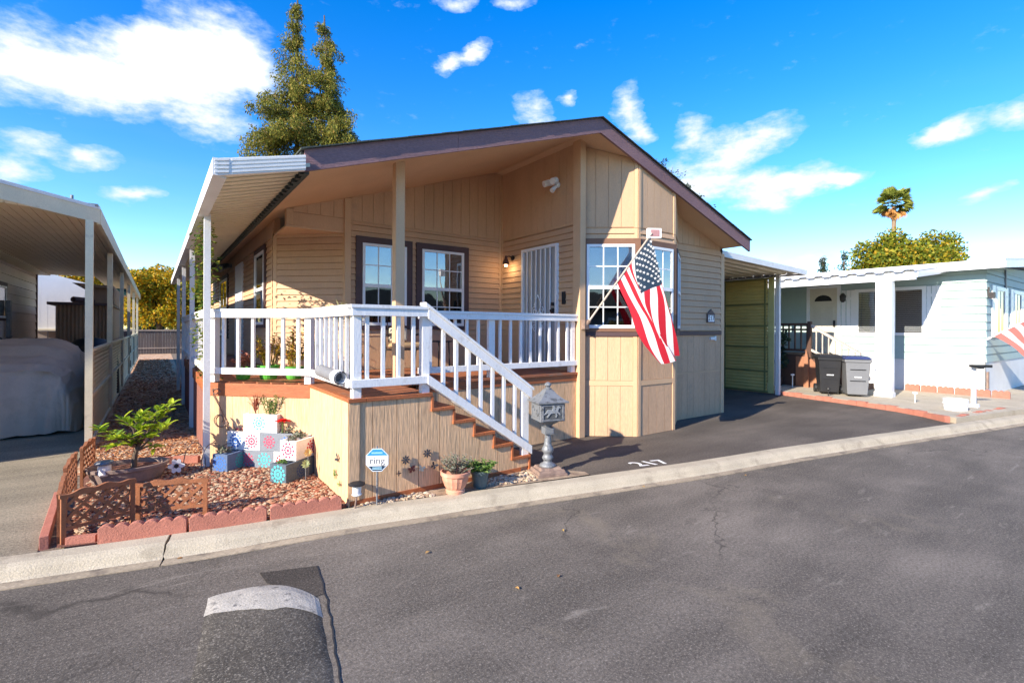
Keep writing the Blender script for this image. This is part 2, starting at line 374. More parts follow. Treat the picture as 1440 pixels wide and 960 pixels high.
# kerb: rolled profile with a gutter pan, cut in lengths by joints
kx = [-14,-9.5,-5,-2.4,.12,1.9,3.62,5.7,7.2,9.6,12.2,15,18,22,26,31,40]
prof = [(.04,-.05),(.02,.0),(-.02,.014),(-.17,.010),(-.205,-.004),(-.235,-.03),(-.262,-.075),(-.285,-.092),(-.39,-.096),(-.39,-.14)]
mbk = MB(); mbg = MB()
for a, b in zip(kx, kx[1:]):
    n = max(2, int((b-a)/.35)); gap = .0015
    if abs(a-.12) < .01: gap = .014
    ga = .007 if abs(a-.12) < .01 else .0; gb = .007 if abs(b-.12) < .01 else .0
    pts = [a+ga+(b-a-ga-gb)*i/n for i in range(n+1)]
    for (mbx, pr) in ((mbk, prof[:8]), (mbg, prof[7:])):
        vs = []
        for x in pts:
            for (o, z) in pr:
                jz = .004*mnoise.noise(Vector((x*2, o*9, 3))) if mbx is mbk else 0
                vs.append((x+o*.2+(.012*math.sin(z*80+o*30) if abs(a-.12) < .01 and x == pts[0] else 0), kb(x)+o*.98+jz, z+jz))
        m = len(pr); fs = []
        for i in range(n):
            for j in range(m-1): fs.append((i*m+j, (i+1)*m+j, (i+1)*m+j+1, i*m+j+1))
        fs.append(tuple(range(m))); fs.append(tuple(range(n*m+m-1, n*m-1, -1)))
        mbx.add(vs, fs)
build('kerb', mbk, m_conc, kind='structure'); build('gutter', mbg, m_gutter, kind='structure')
# driveways
def kbpts(x0, x1, off=.0): return [(x, kb(x)+off) for x in [x0]+[k[0] for k in KB if x0 < k[0] < x1]+[x1]]
sheet('driveway', kbpts(4.5, 12.78, .02)+[(13.35,3.35),(13.9,4.5),(14.25,6.2),(14.45,7.0),(14.45,26),(5.0,26),(4.4,6.3),(4.15,5.1)], -.004, m_drive)
sheet('neighbour_driveway', kbpts(-14, -.78, .02)+[(-.86,7.2),(-.86,40),(-14,40)], -.004, m_ndrive)
sheet('path', [(-.82,8.15),(.06,8.1),(.5,7.92),(.7,8.0),(.9,41.6),(-.82,41.6)], -.002, M('tan_gravel', (.56,.38,.24,1), .95, .25, 3, .9, 60, fine=.4, fs=110, dirt=((.44,.20,.10,1), 5, .48, .12)))
sheet('garden_bed', kbpts(-.66, 1.6, .03)+[(1.66,5.2),(1.66,6.68),(.6,7.76),(.52,7.9),(.06,8.1),(-.7,8.15)], .012, m_bed)
sheet('kerb_strip', [(1.66,5.07),(3.0,4.80),(4.0,4.59),(4.46,4.5),(4.5,4.62),(4.2,5.0),(3.98,5.12),(1.66,5.12)], .008, M('strip_dirt', (.34,.25,.17,1), .9, .25, 6, .6, 60, fine=.25, fs=100, dirt=((.16,.1,.07,1), 7, .52, .15)))
# concrete pad between the kerb and the pale blue home
pad = [(12.98,2.82),(13.35,3.3),(13.9,4.5),(14.25,6.2),(14.5,7.0),(14.5,30),(17.9,30),(17.9,3.3),(30,3.3),(30,-.55),(22,1.03),(15.8,2.25)]
sheet('concrete_pad', pad, .10, m_conc2, thick=.14)

# street hump
mb = MB(); nx, ny = 18, 40
a0 = Vector((.32,4.19)); a1 = Vector((.965,3.72)); b0 = Vector((-.05,2.05)); b1 = Vector((.66,1.8))
grid = []
for j in range(ny+1):
    v = j/ny
    for i in range(nx+1):
        u = i/nx; p = a0.lerp(a1, u).lerp(b0.lerp(b1, u), v)+Vector((.10,.13))*math.sin(PI*u)*(1-v)
        w_ = .012*mnoise.noise(Vector((p.x*7, p.y*7, 1))) if i in (0, nx) else 0
        z = -.100+.034*math.sin(PI*min(max(u,.0),1))**.8*min(1, v*14+.05)
        z = z+.004*mnoise.noise(Vector((p.x*9, p.y*9, 0)))*min(1,v*9)
        if i in (0, nx): z = -.106
        grid.append((p.x+w_, p.y, z))
W = nx+1; gm = MB(); gm.add(grid, [(j*W+i, j*W+i+1, (j+1)*W+i+1, (j+1)*W+i) for j in range(ny) for i in range(nx)])
hump = build('speed_hump', gm, m_hump, smooth=True, label='raised asphalt speed hump with a worn white painted end, in the street', cat='speed hump')
pm = MB(); vs = []
for j in range(4):
    for i in range(nx+1):
        u = i/nx; vv = .35+j*(1.5+.8*(1-abs(2*u-.9)))+(u*1.2 if j == 3 else 0)+(.25 if j else .1)*mnoise.noise(Vector((u*9, j*2.3, 4)))
        j0 = min(int(vv), ny-1); fz = vv-j0
        A = Vector(grid[j0*W+i]); B = Vector(grid[(j0+1)*W+i]); P_ = A.lerp(B, fz); vs.append((P_.x, P_.y, P_.z+.004))
pm.add(vs, [(j*W+i, j*W+i+1, (j+1)*W+i+1, (j+1)*W+i) for j in range(3) for i in range(nx)])
build('painted_band', pm, M('worn_white_paint', (.40,.365,.31,1), .8, .15, 7, .5, 80, fine=.25, dirt=((.16,.15,.135,1), 13, .57, .10)), parent=hump)
sheet('dark_road_area', [(.68,4.36),(1.085,4.22),(1.02,3.75),(.95,3.74),(.70,4.15)], -.100, asphalt('darker_asphalt', '#453f39', '#887f76', .4, .6))  # darker sheet on the road surface beside the hump
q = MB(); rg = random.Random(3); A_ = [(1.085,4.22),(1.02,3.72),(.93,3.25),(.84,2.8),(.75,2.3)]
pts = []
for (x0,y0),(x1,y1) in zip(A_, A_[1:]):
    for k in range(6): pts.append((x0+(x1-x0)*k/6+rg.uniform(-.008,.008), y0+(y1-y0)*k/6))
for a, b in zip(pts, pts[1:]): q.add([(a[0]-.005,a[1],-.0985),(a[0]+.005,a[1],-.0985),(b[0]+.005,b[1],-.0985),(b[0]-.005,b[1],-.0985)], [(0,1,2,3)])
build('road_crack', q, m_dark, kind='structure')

# ------------------------------------------------------------------ wall builders
def lap(mb, fr, u0, u1, z0, z1, step=.2, ztop=None, out=.032):
    z = z0
    while z < z1-.01:
        za = z; zb = min(z+step, z1)
        P = lambda u, o, zz: fr(u, o, zz)
        gp = .012 if step > .15 else .009
        if zb-za < gp*2: break
        mb.hexa([P(u0,out,za),P(u1,out,za),P(u1,0,za),P(u0,0,za)], [P(u0,.014,zb-gp),P(u1,.014,zb-gp),P(u1,0,zb-gp),P(u0,0,zb-gp)])
        z += step
def groove(mb, fr, u0, u1, z0, zt, step=.2, o1=.018, gap=.006, jit=0):
    """vertical boards; z0 / zt may be functions of u"""
    f0 = z0 if callable(z0) else (lambda u: z0)
    f1 = zt if callable(zt) else (lambda u: zt)
    n = max(1, round((u1-u0)/step)); s = (u1-u0)/n
    for i in range(n):
        a = u0+i*s+gap/2; b = u0+(i+1)*s-gap/2
        if f1(a)-f0(a) < .01 and f1(b)-f0(b) < .01: continue
        mb.hexa([fr(a,o1,f0(a)),fr(b,o1,f0(b)),fr(b,0,f0(b)),fr(a,0,f0(a))], [fr(a,o1,f1(a)),fr(b,o1,f1(b)),fr(b,0,f1(b)),fr(a,0,f1(a))])
def backing(mb, fr, u0, u1, z0, zt, th=.1):
    f1 = zt if callable(zt) else (lambda u: zt)
    mb.hexa([fr(u0,0,z0),fr(u1,0,z0),fr(u1,-th,z0),fr(u0,-th,z0)], [fr(u0,0,f1(u0)),fr(u1,0,f1(u1)),fr(u1,-th,f1(u1)),fr(u0,-th,f1(u0))])

def window(parent, fr, u0, u1, z0, z1, cas=.09, cols=3, rt=2, rb=2, blind=None, cm=None, name='window', lower_screen=True, glass=None, cast=None):
    """sash = part, casing/pane/blind = sub-parts"""
    cm = cm or m_brown; mb = MB(); s = .045; oa, ob = .0345, .064
    mb.fb(fr, u0, u0+s, oa, ob, z0, z1); mb.fb(fr, u1-s, u1, oa, ob, z0, z1)
    mb.fb(fr, u0+s, u1-s, oa, ob, z0, z0+s*1.2); mb.fb(fr, u0+s, u1-s, oa, ob, z1-s, z1)
    zm = (z0+z1)/2-.02
    if rb: mb.fb(fr, u0+s, u1-s, oa, ob+.008, zm-.03, zm+.03)
    mw_ = .009
    for (za, zb, rr) in (((zm+.03, z1-s, rt), (z0+s*1.2, zm-.03, rb)) if rb else ((z0+s*1.2, z1-s, rt),)):
        for c in range(1, cols):
            uc = u0+s+(u1-u0-2*s)*c/cols; mb.fb(fr, uc-mw_, uc+mw_, .040, .052, za, zb)
        for r_ in range(1, rr):
            zc = za+(zb-za)*r_/rr
            mb.fb(fr, u0+s, u1-s, .041, .051, zc-mw_, zc+mw_)
    wdw = build(name, mb, m_sash, parent)
    if cas:
        c = MB(); ct = cast or cas
        c.fb(fr, u0-cas, u0, 0, .056, z0-cas*.6, z1+ct); c.fb(fr, u1, u1+cas, 0, .056, z0-cas*.6, z1+ct)
        c.fb(fr, u0, u1, 0, .056, z1, z1+ct); c.fb(fr, u0, u1, 0, .056, z0-cas*.6, z0)
        build('casing', c, cm, wdw)
    g = MB(); g.fb(fr, u0+s-.005, u1-s+.005, .041, .044, zm if rb else z0+s, z1-s+.005); build('pane', g, glass or m_glass, wdw)
    if rb: g = MB(); g.fb(fr, u0+s-.005, u1-s+.005, .041, .044, z0+s, zm); build('pane', g, m_screen if lower_screen else m_glass, wdw)
    bk = MB(); bk.fb(fr, u0, u1, .0325, .034, z0, z1); build('dark_interior', bk, m_dark, wdw)
    if blind:
        b = MB()
        for (ua, ub, za, zb) in blind: b.fb(fr, u0+(u1-u0)*ua, u0+(u1-u0)*ub, .0345, .038, z0+(z1-z0)*za, z0+(z1-z0)*zb)
        build('blind', b, m_blind, wdw)
    return wdw

# ------------------------------------------------------------------ the tan home
home = empty('mobile_home', (5.8,6.2,0), 'tan manufactured home with a plum trimmed gable, bay window and recessed porch', 'house')
rt = lambda x: 5.21-.327*abs(x-5.76)          # roof top
sf = lambda x: rt(x)-.13                       # soffit
DZ = 1.11
fl = frame(1.7,21.5,1.7,9.55)                  # left side wall
fc = frame(1.7,9.55,2.68,8.57)                 # angled corner
fw = frame(2.68,8.57,5.9,8.57)                 # porch window wall
fd = frame(5.9,8.57,5.9,6.2)                   # door wall
fb1 = frame(5.95,6.28,6.74,5.66)               # bay left
fb2 = frame(6.74,5.66,7.77,5.66)               # bay middle
fb3 = frame(7.77,5.66,8.62,6.2)                # bay right
fr_ = frame(8.55,6.2,10.24,6.2)                # right of the bay
fe = frame(10.24,6.2,10.24,21.5)
fu = frame(1.7,8.57,2.68,8.57)                 # upper wall over the angled corner
w_ = MB()
backing(w_, fl, 0, fl.L, 0, sf(1.7)+.02); lap(w_, fl, 0, fl.L, DZ+.02, 3.52, .11)
backing(w_, fc, 0, fc.L, 0, 3.5); lap(w_, fc, .06, fc.L-.06, DZ+.1, 3.42, .11)
backing(w_, fu, 0, fu.L, 3.5, lambda u: sf(1.7+u)+.02)
groove(w_, fu, .1, fu.L-.02, 3.72, lambda u: sf(1.7+u), .2)
for zz in (3.5,3.6): w_.fb(fu, 0, fu.L, 0, .02-(zz-3.5)*.05, zz, zz+.1)
backing(w_, fw, 0, fw.L, 0, lambda u: sf(2.68+u)+.02); lap(w_, fw, .05, fw.L, DZ+.6, 3.7, .107); 
w_.fb(fw, 0, fw.L, 0, .022, DZ, DZ+.6)
groove(w_, fw, .05, fw.L, 3.715, lambda u: sf(2.68+u), .2)
backing(w_, fd, 0, fd.L, 0, sf(5.9)+.02, .05); lap(w_, fd, .0, fd.L-.12, DZ+.6, 3.66, .107)
w_.fb(fd, 0, fd.L-.12, 0, .022, DZ, DZ+.6)
groove(w_, fd, .02, fd.L-.12, 3.69, sf(5.9), .2)
backing(w_, fr_, 0, fr_.L, 0, lambda u: sf(8.55+u)+.02)
lap(w_, fr_, 0, fr_.L-.1, 1.82, 3.58, .126); groove(w_, fr_, 0, fr_.L-.1, 3.6, lambda u: sf(8.55+u), .2)
backing(w_, fe, 0, fe.L, 0, sf(10.24)+.02); lap(w_, fe, .1, fe.L, .3, 3.5)
# bay
for fr, L_, q in ((fb1, fb1.L, 0), (fb2, fb2.L, 1), (fb3, fb3.L, 2)):
    xat = lambda u, fr=fr: fr(u,0,0).x
    backing(w_, fr, 0, L_, 0, lambda u: sf(xat(u))-.0, .04)
    if q < 2: lap(w_, fr, .05, L_-.05, 3.40, 3.58, .09)
    groove(w_, fr, .06, L_-.06, 3.6, lambda u: sf(xat(u))-.005, .2)
    lap(w_, fr, .0, L_, 1.8, 3.4, .2)
build('wall', w_, m_tan, home)
lo = MB()
for fr, L_ in ((fb1, fb1.L), (fb2, fb2.L)):
    groove(lo, fr, .07, L_-.07, .0, .87, .2); groove(lo, fr, .07, L_-.07, .96, 1.72, .2)
lo2 = MB(); groove(lo2, fr_, 0, fr_.L-.1, 0, .93, .2); groove(lo2, fr_, 0, fr_.L-.1, .96, 1.72, .2)
for lo_ in (lo, lo2): build('lower_panel', lo_, m_lowp, home)
tr = MB(); tr2 = MB()
for fr, L_ in ((fb1, fb1.L), (fb2, fb2.L)):
    tr.fb(fr, .0, .07, 0, .03, 0, 1.72); tr.fb(fr, L_-.07, L_, 0, .03, 0, 1.72); tr.fb(fr, .07, L_-.07, 0, .028, .87, .955)
    xat = lambda u, fr=fr: fr(u,0,0).x
    for ua, ub in ((0,.06),(L_-.06,L_)):
        tr.hexa([fr(ua,.03,3.585),fr(ub,.03,3.585),fr(ub,0,3.585),fr(ua,0,3.585)], [fr(ua,.03,sf(xat(ua))-.01),fr(ub,.03,sf(xat(ub))-.01),fr(ub,0,sf(xat(ub))-.01),fr(ua,0,sf(xat(ua))-.01)])
        tr.fb(fr, ua, ub, 0, .026, 3.40, 3.58)
tr.fb(fr_, fr_.L-.1, fr_.L+.0, 0, .03, 0, 3.52); tr.fb(fr_, 0, fr_.L-.1, 0, .026, .93, .955)
tr.fb(fe, -.03, .09, 0, .03, 0, 3.52)
tr.fb(fc, 0, .07, 0, .03, DZ, 3.46); tr.fb(fc, fc.L-.07, fc.L, 0, .03, DZ, 3.46); tr.fb(fc, .07, fc.L-.07, 0, .03, 3.42, 3.47)
tr.fb(fl, fl.L-.1, fl.L, 0, .03, DZ, 3.6)
tr.fb(fw, -.06, .05, 0, .05, DZ, sf(2.65)); tr.fb(fw, fw.L-.08, fw.L-.005, .0, .032, DZ, sf(5.82)); tr.fb(fd, .005, .07, 0, .034, DZ, sf(5.9)-.01)
tr.fb(fu, 0, .1, 0, .03, 3.5, sf(1.7)+.0)
tr.fb(fw, .05, fw.L-.08, .0, .012, 3.70, 3.715); tr.fb(fd, .07, fd.L-.12, .0, .012, 3.66, 3.69)
# porch end post board (left face) and strip before the bay
tr2.box(5.83,6.12,0,5.955,6.30,sf(5.83)-.0)
build('trim', tr, m_trimtan, home); build('corner_post', tr2, m_trimtan, home)
cs = MB(); cs.prism([(1.7,9.55,3.47),(1.7,8.57,3.47),(2.68,8.57,3.47)], (0,0,.03)); build('soffit_panel', cs, m_soffit, home)
bd = MB()
for fr, a, b in ((fb1,.0,fb1.L),(fb2,0,fb2.L),(fb3,0,fb3.L),(fr_,.02,fr_.L-.1)):
    bd.fb(fr, a, b, 0, .045, 1.722, 1.805)
build('belt_board', bd, m_brown, home)
# roof
rf = MB(); Y0, Y1 = 5.545, 22.0; Y0R = 5.625
for s in (-1, 1):
    xe = 5.76+s*4.50
    rf.hexa([(5.76,Y0R,sf(5.76)+.03),(xe,Y0R,sf(xe)+.03),(xe,Y1,sf(xe)+.03),(5.76,Y1,sf(5.76)+.03)][::s], [(5.76,Y0R,rt(5.76)),(xe,Y0R,rt(xe)),(xe,Y1,rt(xe)),(5.76,Y1,rt(5.76))][::s])
roof = build('roof', rf, m_shingle, home)
so_ = MB()
for s in (-1, 1):
    xe = 5.76+s*4.44
    so_.hexa([(5.76,5.621,sf(5.76)),(xe,5.621,sf(xe)),(xe,Y1,sf(xe)),(5.76,Y1,sf(5.76))][::s], [(5.76,5.621,sf(5.76)+.028),(xe,5.621,sf(xe)+.028),(xe,Y1,sf(xe)+.028),(5.76,Y1,sf(5.76)+.028)][::s])
build('soffit', so_, m_soffit, roof)
fa = MB()
for s in (-1, 1):
    segs = [(0,1.6),(1.605,4.50)] if s > 0 else [(0,2.6),(2.605,4.47)]
    for (d0, d1) in segs:
        xa, xb = 5.76+s*d0, 5.76+s*d1
        P = lambda x, y, k: (x, y, rt(x)+k)
        fa.hexa([P(xa,5.58,-.235),P(xb,5.58,-.235),P(xb,5.62,-.235),P(xa,5.62,-.235)][::s], [P(xa,5.58,-.002),P(xb,5.58,-.002),P(xb,5.62,-.002),P(xa,5.62,-.002)][::s])
build('fascia', fa, m_fascia, roof)
sh = MB()   # shingle edge, ragged
for s in (-1, 1):
    n = 30
    for i in range(n):
        d0, d1 = 4.52*i/n, 4.52*(i+1)/n-.004; xa, xb = 5.76+s*d0, 5.76+s*d1; k = .012+.006*random.random(); yy = 5.535+.006*random.random()
        P = lambda x, y, kk: (x, y, rt(x)+kk)
        sh.hexa([P(xa,yy,0.001),P(xb,yy,0.001),P(xb,Y1,0.001),P(xa,Y1,0.001)][::s], [P(xa,yy,k),P(xb,yy,k),P(xb,Y1,k),P(xa,Y1,k)][::s])
build('shingles', sh, m_shingle, roof)
# porch windows
window(home, fw, .25, 1.07, 1.89, 3.33, .115, 3, 2, 2, cast=.115)
window(home, fw, 1.38, 2.28, 1.89, 3.33, .115, 3, 2, 2, cast=.115)
# bay windows
window(home, fb1, .13, .95, 1.86, 3.30, .10, 3, 2, 2, blind=[(.06,.94,.51,.96)], glass=m_clear, cm=m_brown_lit)
window(home, fb2, .13, .92, 1.86, 3.30, .10, 3, 2, 2, blind=[(.06,.94,.53,.96)], cm=m_brown_lit)
window(home, fb3, .10, .92, 1.86, 3.26, .08, 2, 1, 1)
# left side windows and storm door
window(home, fl, 21.5-11.3, 21.5-10.25, 1.9, 3.3, .10, 1, 1, 1, lower_screen=False)
window(home, fl, 21.5-18.0, 21.5-16.1, 1.6, 3.25, .12, 2, 1, 1)
sdm = MB(); sdm.fb(fl, 21.5-14.2, 21.5-13.2, 0, .05, DZ+.02, 3.3); sd = build('side_door', sdm, m_sash, home)
q = MB(); q.fb(fl, 21.5-14.3, 21.5-14.2, 0, .06, DZ, 3.38); q.fb(fl, 21.5-13.2, 21.5-13.1, 0, .06, DZ, 3.38); q.fb(fl, 21.5-14.2, 21.5-13.2, 0, .06, 3.3, 3.38); build('door_frame', q, m_sash, sd)
# front door: painted door behind a white barred security door
u0, u1, z0, z1 = 8.57-7.78, 8.57-6.72, DZ+.05, 3.38
dm = MB(); dm.fb(fd, u0+.04, u1-.04, .02, .032, z0, z1-.04)
door = build('front_door', dm, M('pale_grey_door', (.36,.37,.38,1), .5, .05, 2, .1, 30), home)
q = MB()
for a, b, c, d in ((u0,u0+.05,z0,z1),(u1-.05,u1,z0,z1),(u0+.05,u1-.05,z1-.05,z1),(u0+.05,u1-.05,z0,z0+.05)): q.fb(fd, a, b, .02, .075, c, d)
build('door_frame', q, m_sash, door)
q = MB(); nb = 7
for i in range(1, nb):
    u = u0+.05+(u1-u0-.1)*i/nb; q.fb(fd, u-.012, u+.012, .062, .078, z0+.05, z1-.05)
um = (u0+u1)/2
for k in (1, -1):   # scrolls and the pointed motif
    for zc, r_ in ((2.18,.09),(2.02,.11),(1.85,.08)):
        pts = [fd(um+k*(.06+.5*r_+(r_*(1-t/22))*math.cos(t*.5)*.8), .078, zc+r_*(1-t/22)*math.sin(t*.5)) for t in range(18)]
        q.tube(pts, .007, 5)
    q.tube([fd(um, .078, 2.48), fd(um+k*.1, .078, 2.3), fd(um, .078, 2.12)], .008, 5)
build('security_grille', q, m_sash, door)
q = MB(); q.fb(fd, u1-.13, u1-.07, .07, .10, 2.26, 2.32); q.tube([fd(u1-.1,.07,2.17), fd(u1-.1,.13,2.17)], .028, 10); q.fb(fd, u1-.13, u1-.07, .07, .09, 2.12, 2.22)
build('door_handle', q, m_iron, door)
# wall fittings on the home: lamp (lit), camera light, bell, plaque
sconce = empty('wall_lamp', (5.88,8.2,3.2), 'small bronze wall lamp with lit bulb, left of the barred front door', 'wall lamp')
q = MB(); q.lathe((0,0,0), [(.001,0),(.05,0),(.05,.025),(.02,.03)], 12)
for i, v in enumerate(q.v): q.v[i] = tuple(fd(.45+v[0], .02+v[2], 3.27+v[1]))
build('mount', q, m_iron, sconce)
q = MB(); q.tube([fd(.45,.04,3.27), fd(.45,.12,3.3), fd(.45,.2,3.28)], .012, 6); build('arm', q, m_iron, sconce)
c_ = fd(.45,.2,3.12); q = MB(); q.lathe(c_, [(.075,0),(.06,.06),(.03,.13),(.02,.18),(.001,.185)], 14); build('lamp_shade', q, M('copper_shade', (.12,.045,.03,1), .5, .1), sconce)
mlit, n2, b2 = nodes('lit_bulb'); b2.inputs['Emission Color'].default_value = (1,.72,.4,1); b2.inputs['Emission Strength'].default_value = 9
q = MB(); q.lathe((c_.x,c_.y,c_.z-.035), [(.001,0),(.022,.006),(.03,.03),(.022,.055),(.01,.07)], 12); build('bulb', q, mlit, sconce, smooth=True)
pl = bpy.data.lights.new('bulb_light', 'POINT'); pl.energy = 1.6; pl.color = (1,.7,.4); pl.shadow_soft_size = .03
po = bpy.data.objects.new('bulb_light', pl); COL.objects.link(po); po.parent = sconce; po.location = Vector((c_.x,c_.y,c_.z-.06))-sconce.location
scam = empty('security_camera', (5.83,6.75,4.4), 'white floodlight camera high on the wall above the barred front door', 'security camera')
q = MB(); c_ = fd(1.82,0,4.42); q.lathe((0,0,0), [(.001,0),(.055,0),(.055,.04),(.03,.06)], 12)
for i, v in enumerate(q.v): q.v[i] = tuple(fd(1.82+v[0], .02+v[2], 4.43+v[1]))
build('mount', q, m_sash, scam)
q = MB()
for k in (-1, 1):
    q.tube([fd(1.82+k*.03,.08,4.46), fd(1.82+k*.09,.16,4.47), fd(1.82+k*.12,.26,4.43)], [.035,.06,.055], 12)
build('floodlight', q, m_sash, scam, smooth=False)
q = MB(); q.tube([fd(1.82,.08,4.40), fd(1.82,.17,4.30)], [.035,.045], 12); build('camera_head', q, m_sash, scam)
q = MB(); q.fb(fd, 1.96, 2.04, .022, .05, 2.28, 2.5); q.fb(fd, 1.975, 2.025, .05, .056, 2.3, 2.38)
build('doorbell', q, m_black, label='slim black doorbell beside the barred front door', cat='doorbell')
plq = MB(); fp = frame(9.0,6.2,10.0,6.2)
plq.prism([fp(.60,.028,1.99),fp(.88,.028,1.99),fp(.88,.028,2.18),fp(.74,.028,2.28),fp(.60,.028,2.18)], (0,-.02,0))
pq = build('number_plaque', plq, m_brown, label='dark house shaped number plaque reading 217 on the tan wall', cat='house number')
q = MB(); q.fb(fp, .63, .85, .048, .052, 2.01, 2.15); build('plate', q, m_sash, pq)
vs, fs = text_mesh('217', .15, .001, .002); q = MB(); q.add([fp(.74+v.x, .0525+v.z, 2.08+v.y) for v in vs], fs); build('numerals', q, m_black, pq)
q = MB(); q.fb(fp, .72, .9, .02, .06, 1.62, 1.68); q.fb(fp, .88, .94, .02, .05, 1.60, 1.70)
build('wall_outlet', q, [m_alu], label='small grey outlet cover under the number plaque', cat='outlet')
# lamp on the left wall
q = MB(); q.tube([fl(21.5-15.3,.02,3.5), fl(21.5-15.3,.18,3.5)], .05, 10); q.tube([fl(21.5-15.3,.12,3.52), fl(21.5-15.1,.3,3.42)], [.05,.08], 12); q.tube([fl(21.5-15.3,.12,3.5), fl(21.5-15.5,.3,3.4)], [.05,.08], 12)
build('floodlight', q, m_galv, label='grey twin floodlight under the left eave of the tan home', cat='floodlight')

# left awning with pans, fascia and posts
aw = empty('patio_awning', (.9,5.5,0), 'long white aluminium awning along the left side of the tan home', 'awning')
q = MB(); n = 84; ya, yb = 5.56, 20.5
vs = []; 
for i in range(n+1):
    y = ya+(yb-ya)*i/n
    for (dy, dz) in ((0,0),(.012,.045),(.05,.045),(.062,0)):
        yy = y+dy
        vs += [(.50,yy,3.335+dz),(1.34,yy,3.565+dz)]
k = len(vs)//2; q.add(vs, [(2*i,2*i+2,2*i+3,2*i+1) for i in range(k-1)])
build('roof_pans', q, m_alu_tan, aw)
q = MB()
q.hexa([(.47,5.50,3.30),(1.28,5.50,3.505),(1.28,5.56,3.505),(.47,5.56,3.30)], [(.47,5.50,3.465),(1.28,5.50,3.665),(1.28,5.56,3.665),(.47,5.56,3.465)])
for i in range(4):
    z = .015+i*.038
    q.hexa([(.60,5.49,3.335+z),(1.28,5.49,3.505+z),(1.28,5.50,3.505+z),(.60,5.50,3.335+z)], [(.60,5.49,3.355+z),(1.28,5.49,3.525+z),(1.28,5.50,3.525+z),(.60,5.50,3.355+z)])
    q.hexa([(.455,5.485,3.305+z),(.575,5.485,3.33+z),(.575,5.50,3.33+z),(.455,5.50,3.305+z)], [(.455,5.485,3.325+z),(.575,5.485,3.35+z),(.575,5.50,3.35+z),(.455,5.50,3.325+z)])
build('front_fascia', q, m_alu, aw)
q = MB(); q.box(.44,5.49,3.30,.485,20.5,3.465); q.box(.485,5.56,3.30,.56,20.5,3.315); build('gutter', q, m_alu, aw)
q = MB(); q.box(1.30,5.62,3.50,1.345,20.5,3.63)
for i in range(84): q.box(1.26,5.66+i*.178,3.50,1.30,5.74+i*.178,3.56)
build('wall_hanger', q, m_shingle, aw)
for y in (7.62,10.85,14.1,17.4):
    q = MB(); q.box(.515,y-.038,0 if y < 8 else 0,.59,y+.038,3.33); build('post', q, m_alu, aw)

# ------------------------------------------------------------------ deck
deck = empty('porch_deck', (3,6,0), 'raised porch deck with white railings, tan plywood skirt and redwood stairs', 'deck')
TP = 2.08
q = MB()
yy = 5.15
while yy < 6.75:
    x1 = 2.56 if yy < 6.15 else 5.86
    y2 = yy+.138
    q.box(1.64 , yy, DZ-.035, x1, min(y2,8.5), DZ); yy += .145
while yy < 15:
    xl = 1.72-max(0,min(yy-6.72,1.12)) ; xr = 5.87 if yy < 8.45 else (1.7 if yy > 9.5 else 2.6-(yy-8.45))
    q.box(xl, yy, DZ-.035, xr, yy+.138, DZ); yy += .145
build('deck_board', q, m_deckb, deck)
fA = frame(1.65,6.75,1.65,5.13); fB = frame(.59,7.83,1.67,6.75); fF = frame(1.64,5.13,2.57,5.13); fS = frame(.59,15,.59,7.83); fK = frame(2.9,6.22,5.83,6.22)
q = MB()
q.fb(fA, 0, fA.L+.03, -.02, .035, DZ-.034, DZ+.004); 
for i in range(5): q.fb(fF, -.03+i*.192, -.03+(i+1)*.192-.004, -.02, .04, DZ-.036, DZ+.005)
q.fb(fB, 0, fB.L, 0, .03, .93, 1.10); q.fb(fK, 0, fK.L, 0, .03, .965, 1.10); q.fb(fS, 0, fS.L, 0, .03, .93, 1.10)
q.fb(fF, .0, 2.2, .0, .022, .0, .06)
build('edge_board', q, m_red, deck, bevel=.003)
q = MB(); groove(q, fA, .02, fA.L-.0, 0, DZ-.036, .27, .018); groove(q, fB, 0, fB.L, 0, .93, .38, .018)
q.fb(fA, 0, fA.L, -.05, 0, 0, DZ-.04); q.fb(fB, 0, fB.L, -.05, 0, 0, DZ-.04)
q.fb(fA, fA.L-.09, fA.L+.02, .018, .03, 0, DZ-.037); q.fb(fF, -.02, .09, .0, .03, 0.06, DZ-.038)
q.fb(fK, 0, fK.L, -.05, 0, 0, DZ-.04); groove(q, fK, 0, fK.L, 0, .965, .27, .018)
build('skirt_panel', q, m_t111, deck)
q = MB(); q.fb(fS, 0, fS.L, -.05, 0, 0, .93); 
for i in range(50): q.fb(fS, i*.143, i*.143+.138, 0, .012, 0, .93)
build('side_skirt', q, m_skirt, deck)
# stair front skirt (stepped) and stairs
tx = [(2.57,2.855,.938),(2.85,3.14,.765),(3.13,3.425,.58),(3.415,3.705,.40),(3.695,3.985,.21)]
def ztread(x):
    if x < 2.57: return DZ-.038
    for a, b, z in tx:
        if x < b-.005: return z-.036
    return .17
q = MB(); xs_ = [1.73]; 
bounds = [1.64]+[1.64+.09]; x = 1.73; edges = sorted(set([1.73,1.87,2.14,2.40,2.57,2.66,2.855,2.93,3.14,3.2,3.425,3.47,3.705,3.74,3.97]))
for a, b in zip(edges, edges[1:]):
    z = ztread((a+b)/2); g_ = .007 if a in (1.73,1.87,2.14,2.40,2.66,2.93,3.2,3.47,3.74) else 0
    q.box(a+g_, 5.112, .06, b, 5.14, z); q.box(a, 5.14, .0, b, 5.18, z-.01)
build('stair_skirt', q, m_t111, deck)
q = MB()
for i, (a, b, z) in enumerate(tx):
    for j in range(2):
        q2a = a-.02+j*(b-a+.02)/2; q.box(q2a, 5.085, z-.036, q2a+(b-a+.02)/2-.005, 6.18, z)
build('tread', q, m_red, deck, bevel=.003)
q = MB(); pz = DZ-.036
for i, (a, b, z) in enumerate(tx):
    q.box(a-.012, 5.095, z-(.0), a+.012, 6.18, pz); pz = z-.036
